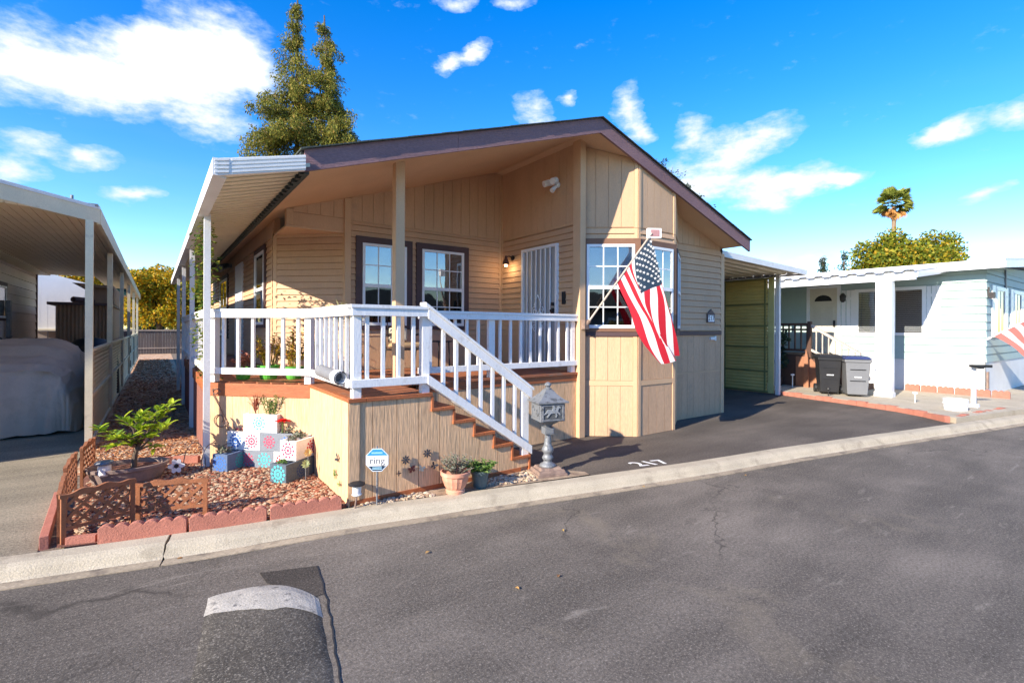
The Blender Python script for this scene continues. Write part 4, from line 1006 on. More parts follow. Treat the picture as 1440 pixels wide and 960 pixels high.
# porch awning: pans sloping down to a beam
q = MB(); vs = []; k = 0; y = 4.16
while y < 12.5:
    for dy, dz in ((0,0),(.04,.045),(.22,.045),(.26,0)): vs += [(15.45,y+dy,3.33+dz),(17.36,y+dy,3.56+dz*1.1)]; k += 1
    y += .42
q.add(vs, [(2*i,2*i+1,2*i+3,2*i+2) for i in range(k-1)]); build('porch_roof', q, m_alu, nh)
q = MB(); q.box(15.54,4.18,3.13,15.66,12.5,3.335); q.hexa([(15.66,4.16,3.19),(17.85,4.10,3.44),(17.85,4.14,3.44),(15.66,4.20,3.19)], [(15.66,4.16,3.34),(17.85,4.10,3.60),(17.85,4.14,3.60),(15.66,4.20,3.34)]); build('porch_beam', q, m_sash, nh)
for y, w2 in ((4.83,.18),(7.75,.05)):
    q = MB(); q.box(15.6-w2*.6,y-w2,.1,15.6+w2*.6,y+w2,3.13); 
    if w2 > .1: q.box(15.6-w2*.6-.02,y-w2-.02,.1,15.6+w2*.6+.02,y+w2+.02,.22)
    build('porch_column', q, m_sash, nh)
Un = lambda y: 20-y
# door with half round light
q = MB(); q.fb(fnw, Un(7.62), Un(6.80), .0, .045, 1.05, 3.2); nd = build('front_door', q, M('cream_door', (.62,.58,.48,1), .5, .04), nh)
q = MB(); c = Un(7.21)
q.prism([fnw(c+.26*math.cos(a*PI/10),.048,2.78+.2*math.sin(a*PI/10)) for a in range(11)], (-.01,0,0)); build('fan_light', q, m_dark, nd)
q = MB(); 
for a, b, z0_, z1_ in ((-.3,-.05,1.25,1.8),(.05,.3,1.25,1.8),(-.3,-.05,1.95,2.6),(.05,.3,1.95,2.6)): q.fb(fnw, c+a, c+b, .045, .052, z0_, z1_)
build('door_panel', q, m_nd if 'm_nd' in globals() else M('cream_panel', (.60,.56,.46,1), .5, .04), nd)
q = MB(); q.fb(fnw, Un(6.90), Un(6.85), .045, .10, 1.95, 2.15); build('door_handle', q, m_iron, nd)
q = MB(); q.fb(fnw, Un(7.72), Un(7.62), 0, .06, 1.0, 3.28); q.fb(fnw, Un(6.80), Un(6.70), 0, .06, 1.0, 3.28); q.fb(fnw, Un(7.62), Un(6.80), 0, .06, 3.2, 3.28); build('door_frame', q, m_sash, nd)
m_slat = M('grey_blinds', (.34,.35,.34,1), .6, .05)
for ya_, yb_, yws in ((6.25,5.36,(6.68,6.30)),(5.30,4.58,(4.52,4.22))):
    wn = window(nh, fnw, Un(ya_), Un(yb_), 1.72, 3.06, .05, 1, 1, 0, cm=m_sash, glass=m_clear)
    q = MB(); z = 1.8
    while z < 3.0: q.fb(fnw, Un(ya_)+.05, Un(yb_)-.05, .0345, .0395, z, z+.04); z += .055
    build('slat_blind', q, m_slat, wn)
    q = MB(); a, b = Un(yws[0]), Un(yws[1]); 
    for uu in (a, a+(b-a)*.36, a+(b-a)*.69): q.fb(fnw, uu, uu+(b-a)*.30, 0, .035, 1.68, 3.10)
    q.fb(fnw, a, b, .035, .05, 1.9, 1.98); q.fb(fnw, a, b, .035, .05, 2.8, 2.88); build('shutter', q, m_sash, wn)
q = MB(); q.fb(fnw, Un(6.66), Un(6.56), 0, .06, 2.85, 2.95); q.lathe(fnw(Un(6.61),.13,2.72), [(.03,0),(.075,.05),(.085,.2),(.05,.27),(.001,.3)], 10); build('porch_lantern', q, m_iron, nh)
for x in (19.35,21.6):
    wn = window(nh, fnf, x-17.85-.0-.55, x-17.85+.45, 1.75, 3.0, .07, 2, 1, 0, cm=m_sash, glass=m_screen)
    q = MB(); 
    for ua in (x-17.85-.98, x-17.85+.56):
        q.fb(fnf, ua, ua+.34, .024, .05, 1.66, 3.08)
        for kk in range(5): q.fb(fnf, ua+.1, ua+.14, .05, .055, 1.8+.25*kk, 1.84+.25*kk); q.fb(fnf, ua+.2, ua+.24, .05, .055, 1.8+.25*kk, 1.84+.25*kk)
    build('shutter', q, m_sash, wn)
q = MB(); q.fb(fnf, .02, .12, .02, .06, .3, .75); build('utility_pipe', q, m_rust, nh)
q = MB(); q.fb(fnf, .06, .12, .02, .06, 2.75, 3.0); q.fb(fnf, .05, .20, .06, .16, 2.7, 2.86); build('wall_lantern', q, m_iron, nh)
q = MB(); q.fb(fnf, 2.05, 2.13, .02, .06, 3.05, 3.6); build('trim_strip', q, m_galv, nh)
# brick line at the foot of the white base
for i in range(6):
    q = MB(); y0_ = 5.0-i*.37; pts = [(17.72,y0_,.10),(17.72,y0_-.34,.10)]
    prof_ = [(y0_,.10),(y0_-.34,.10),(y0_-.34,.26)]+[(y0_-.34+.34*k/12,.26+.035*abs(math.sin(k*PI/4))) for k in range(1,12)]+[(y0_,.26)]
    q.prism([(17.74,a,b) for a, b in prof_], (.06,0,0))
    build('edging_brick', q, m_brick, label='short scalloped red edging piece against the white base of the blue home', cat='edging', group='edging along the white base')
# neighbour deck with dark railing
ndk = empty('entry_deck', (16.2,7.2,.1), 'brown wooden entry deck and stair of the pale blue home', 'deck')
m_dkbrown = M('dark_brown_stain', (.09,.045,.03,1), .7, .2, 4); m_or = M('orange_wood', (.34,.15,.08,1), .7, .2, 4, .3, 30, (1,1,.3))
q = MB(); q.box(16.22,6.95,.95,17.8,8.6,1.08); build('deck_board', q, m_dkbrown, ndk)
q = MB(); q.box(16.2,7.35,.1,16.24,8.6,.98); q.box(16.2,6.92,.1,17.7,6.95,.98); build('dark_skirt', q, m_dkbrown, ndk)
q = MB(); q.prism([(16.19,7.33,.1),(16.19,6.5,.1),(16.19,6.5,.85),(16.19,6.78,.85),(16.19,6.95,1.02),(16.19,7.33,1.02)], (.04,0,0)); build('orange_skirt', q, m_or, ndk)
q = MB(); q.box(16.2,6.95,1.98,16.29,8.6,2.05); q.box(16.2,6.95,1.18,16.26,8.6,1.25); q.box(16.21,6.95,1.82,16.25,8.6,1.88)
for i in range(9): q.box(16.22,7.0+i*.18,1.25,16.26,7.04+i*.18,1.98)
q.box(16.19,6.90,.95,16.29,7.0,2.1); q.box(16.19,8.1,.95,16.29,8.2,2.1); build('railing', q, m_dkbrown, ndk)
q = MB(); q.hexa([(16.2,5.6,1.12),(16.2,6.92,1.93),(16.3,6.92,1.93),(16.3,5.6,1.12)][::-1], [(16.2,5.6,1.19),(16.2,6.92,2.02),(16.3,6.92,2.02),(16.3,5.6,1.19)][::-1])
q.hexa([(16.22,5.6,.55),(16.22,6.92,1.2),(16.28,6.92,1.2),(16.28,5.6,.55)][::-1], [(16.22,5.6,.61),(16.22,6.92,1.27),(16.28,6.92,1.27),(16.28,5.6,.61)][::-1])
for i in range(7): y = 6.75-i*.17; q.box(16.235,y,.60+(y-5.6)*.5,16.265,y+.03,1.14+(y-5.6)*.62)
build('stair_rail', q, M('worn_pink_wood', (.50,.42,.36,1), .7, .15, 4), ndk)
q = MB()
for i in range(5): q.box(16.3,6.92-.26*(i+1),.1,17.3,6.92-.26*i,.95-.17*i)
build('stair', q, m_dkbrown, ndk)
q = MB(); q.prism([(16.0,7.02,.1),(16.0,6.88,.1),(16.0,6.90,1.0),(16.0,6.95,1.25),(16.0,7.0,1.0)], (.04,0,0)); build('wood_offcut', q, m_or, label='upright orange board leaning on the entry deck of the blue home', cat='board')
q = MB(); leaves(q, [(15.9,7.75,.9),(15.9,7.8,1.3),(15.9,7.7,1.6)], [.28,.25,.2], 420, .16, .5, 1, 0, 8); q2 = MB(); q2.tube([(15.9,7.75,.35),(15.9,7.75,1.6)], [.03,.01], 6); q2.lathe((15.9,7.75,.0), [(.12,0),(.17,.35),(.15,.35)], 14)
pp = empty('potted_shrub', (15.9,7.75,.0), 'dark leafy potted plant in front of the dark entry deck railing', 'plant'); build('foliage', q, m_dkconf, pp); build('pot', q2, m_iron, pp)

# wheeled bins
def bin_(x, y, rz, w2, d2, h, body, lid, label, z=.1):
    t = empty('wheelie_bin', (x,y,z), label, 'rubbish bin'); t.rotation_euler = (0,0,rz)
    def bb(name, mb, mat, **k):
        o = build(name, mb, mat, None, origin=(0,0,0), **k); o.parent = t; return o
    q = MB(); a, b = .80, 1.0
    q.hexa([(-w2*a,-d2*a,.06),(w2*a,-d2*a,.06),(w2*a,d2*a,.06),(-w2*a,d2*a,.06)], [(-w2,-d2,h),(w2,-d2,h),(w2,d2,h),(-w2,d2,h)])
    q.box(-w2-.02,-d2-.02,h-.08,w2+.02,d2+.02,h-.0)
    bb('body', q, body, bevel=.02)
    q = MB(); q.hexa([(-w2-.04,-d2-.05,h+.005),(w2+.04,-d2-.05,h+.005),(w2+.04,d2+.06,h+.005),(-w2-.04,d2+.06,h+.005)], [(-w2+.05,-d2+.05,h+.075),(w2-.05,-d2+.05,h+.075),(w2-.05,d2+.02,h+.075),(-w2+.05,d2+.02,h+.075)])
    bb('lid', q, lid, bevel=.012)
    for s in (-1, 1):
        q = MB(); q.tube([(s*(w2*.8),d2+.02,.12),(s*(w2*.8+.06),d2+.02,.12)], .12, 16); bb('wheel', q, m_black)
    q = MB(); q.tube([(-w2*.8,d2+.08,h-.03),(w2*.8,d2+.08,h-.03)], .018, 8); bb('handle', q, body)
    q = MB(); q.box(-w2*.62,-d2*.93-.02,h*.72,w2*.62,-d2*.93-.008,h*.74); bb('moulded_rib', q, m_black); q = MB(); q.box(-w2*.62,-d2*.86-.02,h*.42,w2*.62,-d2*.86-.008,h*.44); bb('moulded_rib', q, m_black)
    q = MB(); q.box(-.08,-d2*.9-.02,h*.52,.08,-d2*.9-.012,h*.545); bb('label_plate', q, m_sash)
    return t
m_gbin = M('grey_plastic', (.17,.175,.185,1), .5, .06, 3, .05, 40)
m_bluelid = M('navy_lid', (.03,.045,.13,1), .5, .05, 3, .05)
bz = math.radians(-58)
bin_(15.0,5.95,bz,.27,.31,1.0,m_black,m_black,'black wheeled bin beside the orange deck panel, left of the grey bin')
bin_(15.05,5.32,bz,.28,.33,.98,m_gbin,m_bluelid,'grey wheeled bin with navy lid beside the white porch column')
# bucket, solar post, stakes
bk = empty('white_bucket', (14.3,3.12,.1), 'low white bucket on the concrete by the brick edging', 'bucket')
q = MB(); q.lathe((14.3,3.12,.10), [(.20,0),(.215,.12),(.22,.24),(.20,.24),(.195,.12),(.18,.03),(.001,.03)], 24); build('tub', q, m_sash, bk)
q = MB(); q.lathe((14.3,3.12,.22), [(.222,0),(.228,.01),(.228,.03),(.222,.04)], 24); build('rim', q, m_white_aged, bk)
sp_ = empty('solar_post', (15.2,3.0,.1), 'white post topped by a black solar head near the right kerb', 'post lamp')
q = MB(); q.box(15.16,2.96,.1,15.24,3.04,1.0); q.box(15.11,2.91,.1,15.29,3.09,.16); build('post', q, m_sash, sp_)
q = MB(); fq = frame(15.0,3.0,15.4,2.75); q.fb(fq, .02, .42, -.08, .08, 1.01, 1.07); q.fb(fq, .17, .27, -.04, .04, .98, 1.01); build('solar_head', q, m_black, sp_)
for (x, y, h_, mt, lb) in ((15.7,7.2,.35,m_sash,'short white stake light beside the olive carport screen'),(14.45,5.72,.16,m_black,'tiny black stake light in front of the black bin'),(14.9,4.0,.20,m_sash,'tiny white stake light on the concrete edge beyond the driveway')):
    t = empty('stake_light', (x,y,.1), lb, 'stake light'); q = MB(); q.tube([(x,y,.1),(x,y,.1+h_)], .014, 6); build('stake', q, mt, t)
    q = MB(); q.lathe((x,y,.1+h_), [(.03,0),(.055,.02),(.05,.05),(.001,.06)], 10); build('head', q, mt, t)
# brick edging along the right driveway side
pts = [(14.45,6.9),(14.25,6.1),(14.08,5.3),(13.9,4.65),(13.7,4.0),(13.35,3.4),(12.95,2.95)]; k = 0
for (x0,y0),(x1,y1) in list(zip(pts, pts[1:]))+[((13.05,2.86),(13.9,2.80)),((13.95,2.80),(14.9,2.66)),((14.95,2.65),(15.7,2.55))]:
    q = MB(); n = max(1, round(math.hypot(x1-x0,y1-y0)/.21)); fr = frame(x0,y0,x1,y1); s = fr.L/n
    for i in range(n): q.fb(fr, i*s+.004, (i+1)*s-.004, -.05, .05, -.02, .105+.012*((i*7) % 3-1))
    build('brick_edging', q, m_brick, label='run of red bricks bordering the concrete beside the asphalt driveway', cat='brick edging', group='brick edging by the right driveway')
# flag on the blue home
def flag(root, top, bot, fold, mats, nu=64, seg=4, amp=.10, per=2.2):
    def bez(P, t):
        P = [Vector(p) for p in P]
        while len(P) > 1: P = [a.lerp(b, t) for a, b in zip(P, P[1:])]
        return P[0]
    nv = 13*seg
    nn_ = Vector(fold).normalized()
    def pt(u, v):
        a = bez(top, u); b = bez(bot, u); g = min(1, u*1.8+.06)
        return a.lerp(b, v**1.3)+nn_*amp*g*math.sin(v*PI*per+u*2.2)*(1-.25*u)+nn_*.025*g*math.sin(v*17+u*9)+Vector((0,0,.012*math.sin(v*20+u*7)))*g
    G = [[pt(i/nu, j/nv) for j in range(nv+1)] for i in range(nu+1)]
    field = MB(); vs = [p for r_ in G for p in r_]; field.v = [tuple(p) for p in vs]
    for i in range(nu):
        for j in range(nv):
            mi = 2 if (i/nu < .4 and j < 7*seg) else (0 if (j//seg) % 2 == 0 else 1)
            field.f.append((i*(nv+1)+j,(i+1)*(nv+1)+j,(i+1)*(nv+1)+j+1,i*(nv+1)+j+1)); field.m.append(mi)
    o = build('flag_cloth', field, mats, root, smooth=True); 
    st = MB()
    for r_ in range(9):
        for c_ in range(6 if r_ % 2 == 0 else 5):
            v = (r_+1)/10*7/13; u = ((c_*2+(1 if r_ % 2 == 0 else 2))/12)*.4
            P0 = pt(u, v); du = (pt(u+.01, v)-P0).normalized(); dv_ = (pt(u, v+.01)-P0); dv_ = (dv_-du*dv_.dot(du)).normalized(); n_ = du.cross(dv_).normalized()
            for sg in (.004, -.004):
                poly = [P0+n_*sg+(du*math.sin(k*PI/5)+dv_*-math.cos(k*PI/5))*(.027 if k % 2 == 0 else .0105) for k in range(10)]
                st.add(poly+[P0+n_*sg], [(k,(k+1) % 10,10) for k in range(10)])
    build('stars', st, mats[1], root)
def cloth(name, col):
    m, nt_, b_ = nodes(name); b_.inputs['Base Color'].default_value = col; b_.inputs['Roughness'].default_value = .55; b_.inputs['Sheen Weight'].default_value = .1
    t = N(nt_, 'ShaderNodeBsdfTranslucent'); t.inputs[0].default_value = col; mx = N(nt_, 'ShaderNodeMixShader'); mx.inputs[0].default_value = .25
    L(nt_, b_.outputs[0], mx.inputs[1]); L(nt_, t.outputs[0], mx.inputs[2]); L(nt_, mx.outputs[0], nt_.nodes['Material Output'].inputs[0]); return m
fm = [cloth('flag_red', (.50,.012,.03,1)), cloth('flag_white', (.74,.74,.76,1)), cloth('flag_blue', (.012,.035,.07,1))]
fg = empty('house_flag', (5.9,6.15,1.9), 'stars and stripes flag hanging from a pole over the bay window of the tan home', 'flag')
A = Vector((5.92,6.05,1.92)); B = Vector((6.27,4.98,3.34))
q = MB(); q.tube([A, B], [.017,.014], 10); build('pole', q, M('pole_paint', (.50,.42,.36,1), .4, .1, 5), fg)
q = MB(); q.tube([A-(B-A)*.05, A+(B-A)*.05], .03, 10); q.box(5.86,6.03,1.84,5.96,6.12,2.0); build('bracket', q, m_rust, fg)
q = MB(); fq = frame(6.24,5.05,6.44,4.93); q.fb(fq, 0, .22, -.03, .03, 3.27, 3.42); sq = build('solar_light', q, m_sash, fg)
q = MB(); q.fb(fq, .05, .19, .031, .034, 3.29, 3.40); build('solar_panel', q, M('mauve_panel', (.38,.2,.2,1), .5), sq)
flag(fg, [(6.26,5.0,3.28),(6.38,4.98,2.75),(6.56,5.0,2.1),(6.96,5.06,1.40)], [(6.085,5.54,2.62),(6.2,5.50,2.3),(6.45,5.3,1.75),(6.80,5.12,1.26)], (.75,-.65,0), fm, amp=.12, per=2.8)
fm2 = [cloth('faded_red', (.72,.22,.18,1)), cloth('faded_white', (.78,.78,.78,1)), cloth('faded_blue', (.30,.34,.48,1))]
fg2 = empty('faded_flag', (17.9,3.25,1.6), 'faded stars and stripes flag on the corner of the pale blue home', 'flag')
A = Vector((17.92,3.27,1.62)); B = Vector((19.0,2.0,2.62)); q = MB(); q.tube([A, B], .016, 8); build('pole', q, m_alu, fg2)
q = MB(); q.tube([A-(B-A)*.02, A+(B-A)*.04], .03, 8); build('bracket', q, m_alu, fg2)
flag(fg2, [tuple(B-(B-A)*.02),(19.3,2.0,2.2),(19.5,2.1,1.7),(19.6,2.2,1.0)], [tuple(A.lerp(B,.08)),(18.35,2.9,1.5),(18.65,2.7,1.25),(18.95,2.55,.85)], (.7,-.7,0), fm2, amp=.04, per=1.6)

# ------------------------------------------------------------------ driveway number
q = MB(); vs, fs = text_mesh('217', .32, .0008, .005, 1.12)
d = Vector((1,-.30,0)).normalized(); u_ = Vector((-.12,1,0)).normalized(); c0 = Vector((5.55,4.42,0))
q.add([c0+d*v.x*1.02+u_*v.y*.95+Vector((0,0,.001+v.z)) for v in vs], fs)
build('painted_number', q, M('road_white', (.75,.74,.72,1), .8, .1, 20, .4, 80, fine=.2, dirt=((.2,.19,.19,1), 28, .63, .08)), label='white number 217 painted on the asphalt driveway by the kerb', cat='painted number')

# ------------------------------------------------------------------ mailbox
mbx = empty('mailbox', (4.06,4.84,0), 'ornate grey cast metal mailbox on a pedestal with a horse and rider relief', 'mailbox')
def rot(fr_c, ang):
    ca, sa = math.cos(ang), math.sin(ang)
    return lambda x, y, z: Vector((fr_c[0]+x*ca-y*sa, fr_c[1]+x*sa+y*ca, z))
T = rot((4.06,4.84), math.radians(-16))
def tb(mb, T, x0, y0, z0, x1, y1, z1, k=0, mi=0):
    mb.hexa([T(x0,y0,z0),T(x1,y0,z0),T(x1,y1,z0),T(x0,y1,z0)], [T(x0+k,y0+k,z1),T(x1-k,y0+k,z1),T(x1-k,y1-k,z1),T(x0+k,y1-k,z1)], mi)
q = MB(); tb(q, T, -.20,-.17,-.01,.20,.17,.035); tb(q, T, -.185,-.155,.035,.185,.155,.075,.012); tb(q, T, -.15,-.125,.075,.15,.125,.105,.02); build('base', q, m_rust, mbx, bevel=.004)
q = MB(); q.lathe((4.06,4.84,0), [(.11,.10),(.10,.13),(.06,.15),(.05,.17),(.065,.19),(.075,.21),(.06,.235),(.05,.26),(.066,.28),(.078,.31),(.066,.34),(.05,.37),(.043,.42),(.037,.50),(.035,.52)], 20)
build('pedestal', q, m_galv, mbx, smooth=True)
q = MB(); tb(q, T, -.062,-.062,.515,.062,.062,.60); tb(q, T, -.05,-.068,.53,.05,-.062,.585); q.lathe((4.06,4.84,0), [(.04,.60),(.05,.615),(.075,.64),(.12,.66),(.155,.685),(.16,.70)], 4, rot=PI/4-math.radians(16)); build('bracket', q, m_galv, mbx)
q = MB(); tb(q, T, -.165,-.155,.69,.165,.155,.92); build('box', q, m_galv, mbx, bevel=.005)
q = MB()
for (x0,x1,z0_,z1_) in ((-.145,.145,.885,.90),(-.145,.145,.705,.72),(-.145,-.128,.72,.885),(.128,.145,.72,.885)): tb(q, T, x0,-.167,z0_,x1,-.155,z1_)
tb(q, T, -.158,-.163,.903,.158,-.155,.916)
for k in (-1,1):
    for z in (.74,.80,.86): q.tube([T(k*.152,-.158,z), T(k*.152,-.168,z)], .008, 8)
# side panel relief
tb(q, T, -.172,-.12,.72,-.165,.12,.735); tb(q, T, -.172,-.12,.875,-.165,.12,.89); tb(q, T, -.172,-.12,.735,-.165,-.105,.875); tb(q, T, -.172,.105,.735,-.165,.12,.875)
q.tube([T(-.166,-.02,.80),T(-.176,-.02,.80)], .03, 10); q.tube([T(-.166,.05,.83),T(-.174,.05,.83)], .018, 8); q.tube([T(-.166,-.06,.77),T(-.174,-.06,.77)], .018, 8)
build('panel_moulding', q, m_galv, mbx)
q = MB()   # horse and rider in relief
HZ = [(-.085,.03),(-.07,.045),(-.04,.042),(0,.038),(.03,.045),(.05,.07),(.07,.085),(.09,.078),(.105,.062),(.098,.055),(.078,.06),(.07,.04),(.065,.015),(.085,.0),(.10,-.025),(.09,-.03),(.07,-.01),(.045,.0),(.055,-.03),(.045,-.055),(.035,-.053),(.04,-.03),(.025,-.005),(-.03,-.005),(-.045,-.02),(-.07,-.05),(-.085,-.052),(-.08,-.04),(-.062,-.015),(-.066,.005),(-.10,-.01),(-.125,-.02),(-.12,-.005),(-.095,.012)]
q.prism([T(x*1.0,-.168,.80+z) for x, z in HZ], T(0,.012,0)-T(0,0,0))
RD = [(-.015,.03),(-.005,.06),(-.012,.085),(.0,.10),(.014,.095),(.014,.08),(.03,.07),(.035,.06),(.02,.055),(.018,.03),(.03,.01),(.022,-.01),(.012,.008)]
q.prism([T(x,-.172,.80+z) for x, z in RD], T(0,.014,0)-T(0,0,0)); build('horse_relief', q, m_iron if 0 else M('worn_relief', (.30,.32,.34,1), .45, .2, 20, .2, 60, metal=.3), mbx)
q = MB(); tb(q, T, -.118,-.1565,.722,.118,-.1555,.884); build('relief_ground', q, M('dark_patina', (.07,.075,.08,1), .7, .3, 20), mbx)
q = MB(); s = [(.275,.92),(.278,.935),(.225,.955),(.165,.99),(.11,1.03),(.075,1.065),(.055,1.08)]
vs = []; 
for r_, z in s:
    for a, b in ((-1,-.92),(1,-.92),(1,.92),(-1,.92)): vs.append(T(a*r_*.75, b*r_*.75, z))
fs = [(i*4+k, i*4+(k+1) % 4, (i+1)*4+(k+1) % 4, (i+1)*4+k) for i in range(len(s)-1) for k in range(4)]+[(3,2,1,0),tuple(range(len(vs)-4,len(vs)))]
q.add(vs, fs); build('roof', q, m_galv, mbx)
q = MB(); q.lathe((4.06,4.84,0), [(.045,1.075),(.05,1.09),(.025,1.10),(.03,1.115),(.045,1.13),(.042,1.15),(.02,1.165),(.001,1.172)], 12); build('finial', q, m_galv, mbx)
q = MB(); q.tube([T(.172,.0,.9),T(.20,.0,.93)], .012, 6); build('flag_arm', q, m_rust, mbx)

# ------------------------------------------------------------------ garden edging
def scallop(x0, y0, x1, y1, label, n=6, h=.15, r=.045, flat=False):
    fr = frame(x0,y0,x1,y1); Lg = fr.L-.008; pr = [(0,-.02),(Lg,-.02)]
    if flat: pr += [(Lg,h),(0,h)]
    else:
        for i in range(n-1, -1, -1):
            for k in range(7):
                a = k/6; u = Lg*(i+1-a)/n; pr.append((u, h-.034+.034*math.sin(PI*min(max(a,.02),.98))**.55))
    q = MB(); q.prism([fr(u,.03,z) for u, z in pr], fr(0,-.03,0)-fr(0,.03,0))
    return build('scalloped_edging', q, m_brick, label=label, cat='edging', group='red edging pieces round the gravel bed', bevel=.004)
scallop(-.384,5.50,.25,5.335,'scalloped red edging piece below the near lattice panels, left of the kerb crack',6)
scallop(.26,5.33,.88,5.20,'scalloped red edging piece right of the kerb crack, middle of three along the kerb',6)
scallop(.90,5.195,1.55,5.09,'scalloped red edging piece ending at the corner of the porch skirt',6)
scallop(-.60,5.60,-.39,5.53,'short flat worn edging brick at the foot of the left lattice corner',flat=True,h=.07)
for i in range(5):
    scallop(-.745-.02*i,5.62+.32*i,-.765-.02*i,5.93+.32*i,('nearest' if i == 0 else 'second' if i == 1 else 'third' if i == 2 else 'fourth' if i == 3 else 'farthest')+' low red edging brick along the left driveway beside the lattice',flat=True,h=.10-.008*i)
for i, (a, b) in enumerate((((-.66,8.17),(-.2,8.10)),((-.19,8.10),(.2,8.12)),((.21,8.12),(.5,7.95)))):
    scallop(*a,*b,('left','middle','right')[i]+' red edging brick at the back of the gravel bed, behind the potted lemon tree',flat=True,h=.10)

def lattice(x0, y0, x1, y1, z0, h, label, side=1):
    fr = frame(x0,y0,x1,y1); Lg = fr.L; t = empty('lattice_fence', (x0,y0,0), label, 'lattice fence', 'small lattice fence panels round the gravel bed')
    for u in (0, Lg-.035): q = MB(); q.fb(fr, u, u+.035, -.012, .014, -.02, z0+h-.03); build('leg', q, m_lattice, t)
    q = MB(); q.fb(fr, .035, Lg-.035, -.010, .012, z0, z0+.028)
    n = 24; pr = [(-.01,z0+h-.04)]+[(Lg+.01,z0+h-.04)]+[(Lg*(1-i/n)+(.01 if i == 0 else -.01 if i == n else 0), z0+h-.012+.022*math.sin(PI*(1-i/n))+.010*math.sin(2*PI*3*(i/n)+.5)) for i in range(n+1)]
    q.prism([fr(u,.016,z) for u, z in pr], fr(0,-.014,0)-fr(0,.016,0)); build('frame_rail', q, m_lattice, t)
    q = MB(); za, zb = z0+.026, z0+h-.038; hh = zb-za; st = .115
    for sgn, o in ((1,.004),(-1,-.004)):
        c = -hh
        while c < Lg:
            ua, zA, ub, zB = c, za, c+hh, zb
            if ua < .035: zA += .035-ua; ua = .035
            if ub > Lg-.035: zB -= ub-(Lg-.035); ub = Lg-.035
            if ub-ua > .03:
                if sgn > 0: p0, p1 = fr(ua,o,zA), fr(ub,o,zB)
                else: p0, p1 = fr(Lg-ua,o,zA), fr(Lg-ub,o,zB)
                q.bar(p0, p1, .007, .026, up=(0,0,1))
            c += st
    build('lattice', q, m_lattice, t); return t
lattice(-.64,5.60,-.15,5.80,.12,.32,'brown lattice panel nearest the kerb, left of the front pair')
lattice(-.14,5.86,.42,5.66,.10,.28,'brown lattice panel in front of the lemon tree pot, right of the front pair')
lattice(-.70,6.42,-.655,5.64,.12,.32,'brown lattice panel running back from the left front corner of the bed')
lattice(-.70,7.22,-.705,6.46,.14,.34,'brown lattice panel along the left driveway, beside the lemon tree pot')
lattice(-.60,7.92,-.66,7.28,.14,.36,'rearmost brown lattice panel, at the foot of the carport post')

# stones
ICO_V = None
def ico():
    t = (1+5**.5)/2
    v = [(-1,t,0),(1,t,0),(-1,-t,0),(1,-t,0),(0,-1,t),(0,1,t),(0,-1,-t),(0,1,-t),(t,0,-1),(t,0,1),(-t,0,-1),(-t,0,1)]
    f = [(0,11,5),(0,5,1),(0,1,7),(0,7,10),(0,10,11),(1,5,9),(5,11,4),(11,10,2),(10,7,6),(7,1,8),(3,9,4),(3,4,2),(3,2,6),(3,6,8),(3,8,9),(4,9,5),(2,4,11),(6,2,10),(8,6,7),(9,8,1)]
    a = np.array(v, float); return a/np.linalg.norm(a[0]), f
IV, IF = ico()
def inpoly(x, y, P):
    c = False; n = len(P)
    for i in range(n):
        (x1,y1),(x2,y2) = P[i], P[(i+1) % n]
        if (y1 > y) != (y2 > y) and x < (x2-x1)*(y-y1)/(y2-y1)+x1: c = not c
    return c
def scatter(name, poly, n, smin, smax, z, mat, label, cat, seed, flat=.6, dens=None):
    rg = np.random.default_rng(seed); xs_ = [p[0] for p in poly]; ys_ = [p[1] for p in poly]; q = MB(); k = 0; tries = 0
    while k < n and tries < n*20:
        tries += 1
        x = rg.uniform(min(xs_), max(xs_)); y = rg.uniform(min(ys_), max(ys_))
        if not inpoly(x, y, poly): continue
        if dens and rg.random() > dens(x, y): continue
        s = smin+(smax-smin)*rg.random()**2; V = IV*(1+.35*(rg.random((12,1))-.5))*np.array([1+.5*rg.random(),1,flat])*s
        a = rg.random()*6.28; ca, sa = math.cos(a), math.sin(a); tl = rg.uniform(-.5,.5)
        V = V@np.array([[ca,sa,0],[-sa,ca,0],[0,0,1]])@np.array([[1,0,0],[0,math.cos(tl),math.sin(tl)],[0,-math.sin(tl),math.cos(tl)]])
        q.add(V+np.array([x,y,z+s*flat*.4]), IF); k += 1
    return build(name, q, mat, label=label, cat=cat, kind='stuff')
m_lava = islandmat('lava_rock', [(0,(.07,.035,.025,1)),(.22,(.26,.075,.04,1)),(.42,(.36,.15,.085,1)),(.62,(.40,.24,.14,1)),(.86,(.54,.41,.28,1)),(1,(.05,.035,.03,1))], .85)
m_tanst = islandmat('tan_stone', [(0,(.30,.20,.13,1)),(.4,(.48,.36,.24,1)),(.75,(.60,.50,.38,1)),(1,(.24,.13,.09,1))], .85)
bed = [(-.64,5.68),(-.39,5.60),(.26,5.40),(.9,5.26),(1.60,5.16),(1.62,6.72),(.62,7.74),(.5,7.86),(.06,8.04),(-.62,8.06),(-.66,6.5)]
scatter('red_gravel', bed, 9500, .009, .025, .012, m_lava, 'red and tan lava rock gravel in the corner bed', 'gravel', 1)
scatter('pale_pebbles', [(-.75,8.2),(.55,8.0),(.6,9.6),(-.7,9.4)], 1500, .012, .028, .0, m_tanst, 'pale tan pebbles behind the gravel bed', 'gravel', 2)
scatter('kerb_pebbles', [(1.75,5.03),(2.5,4.9),(2.45,5.1),(1.75,5.1)], 160, .010, .026, .008, m_tanst, 'small tan pebbles between the porch skirt and the kerb', 'gravel', 3)
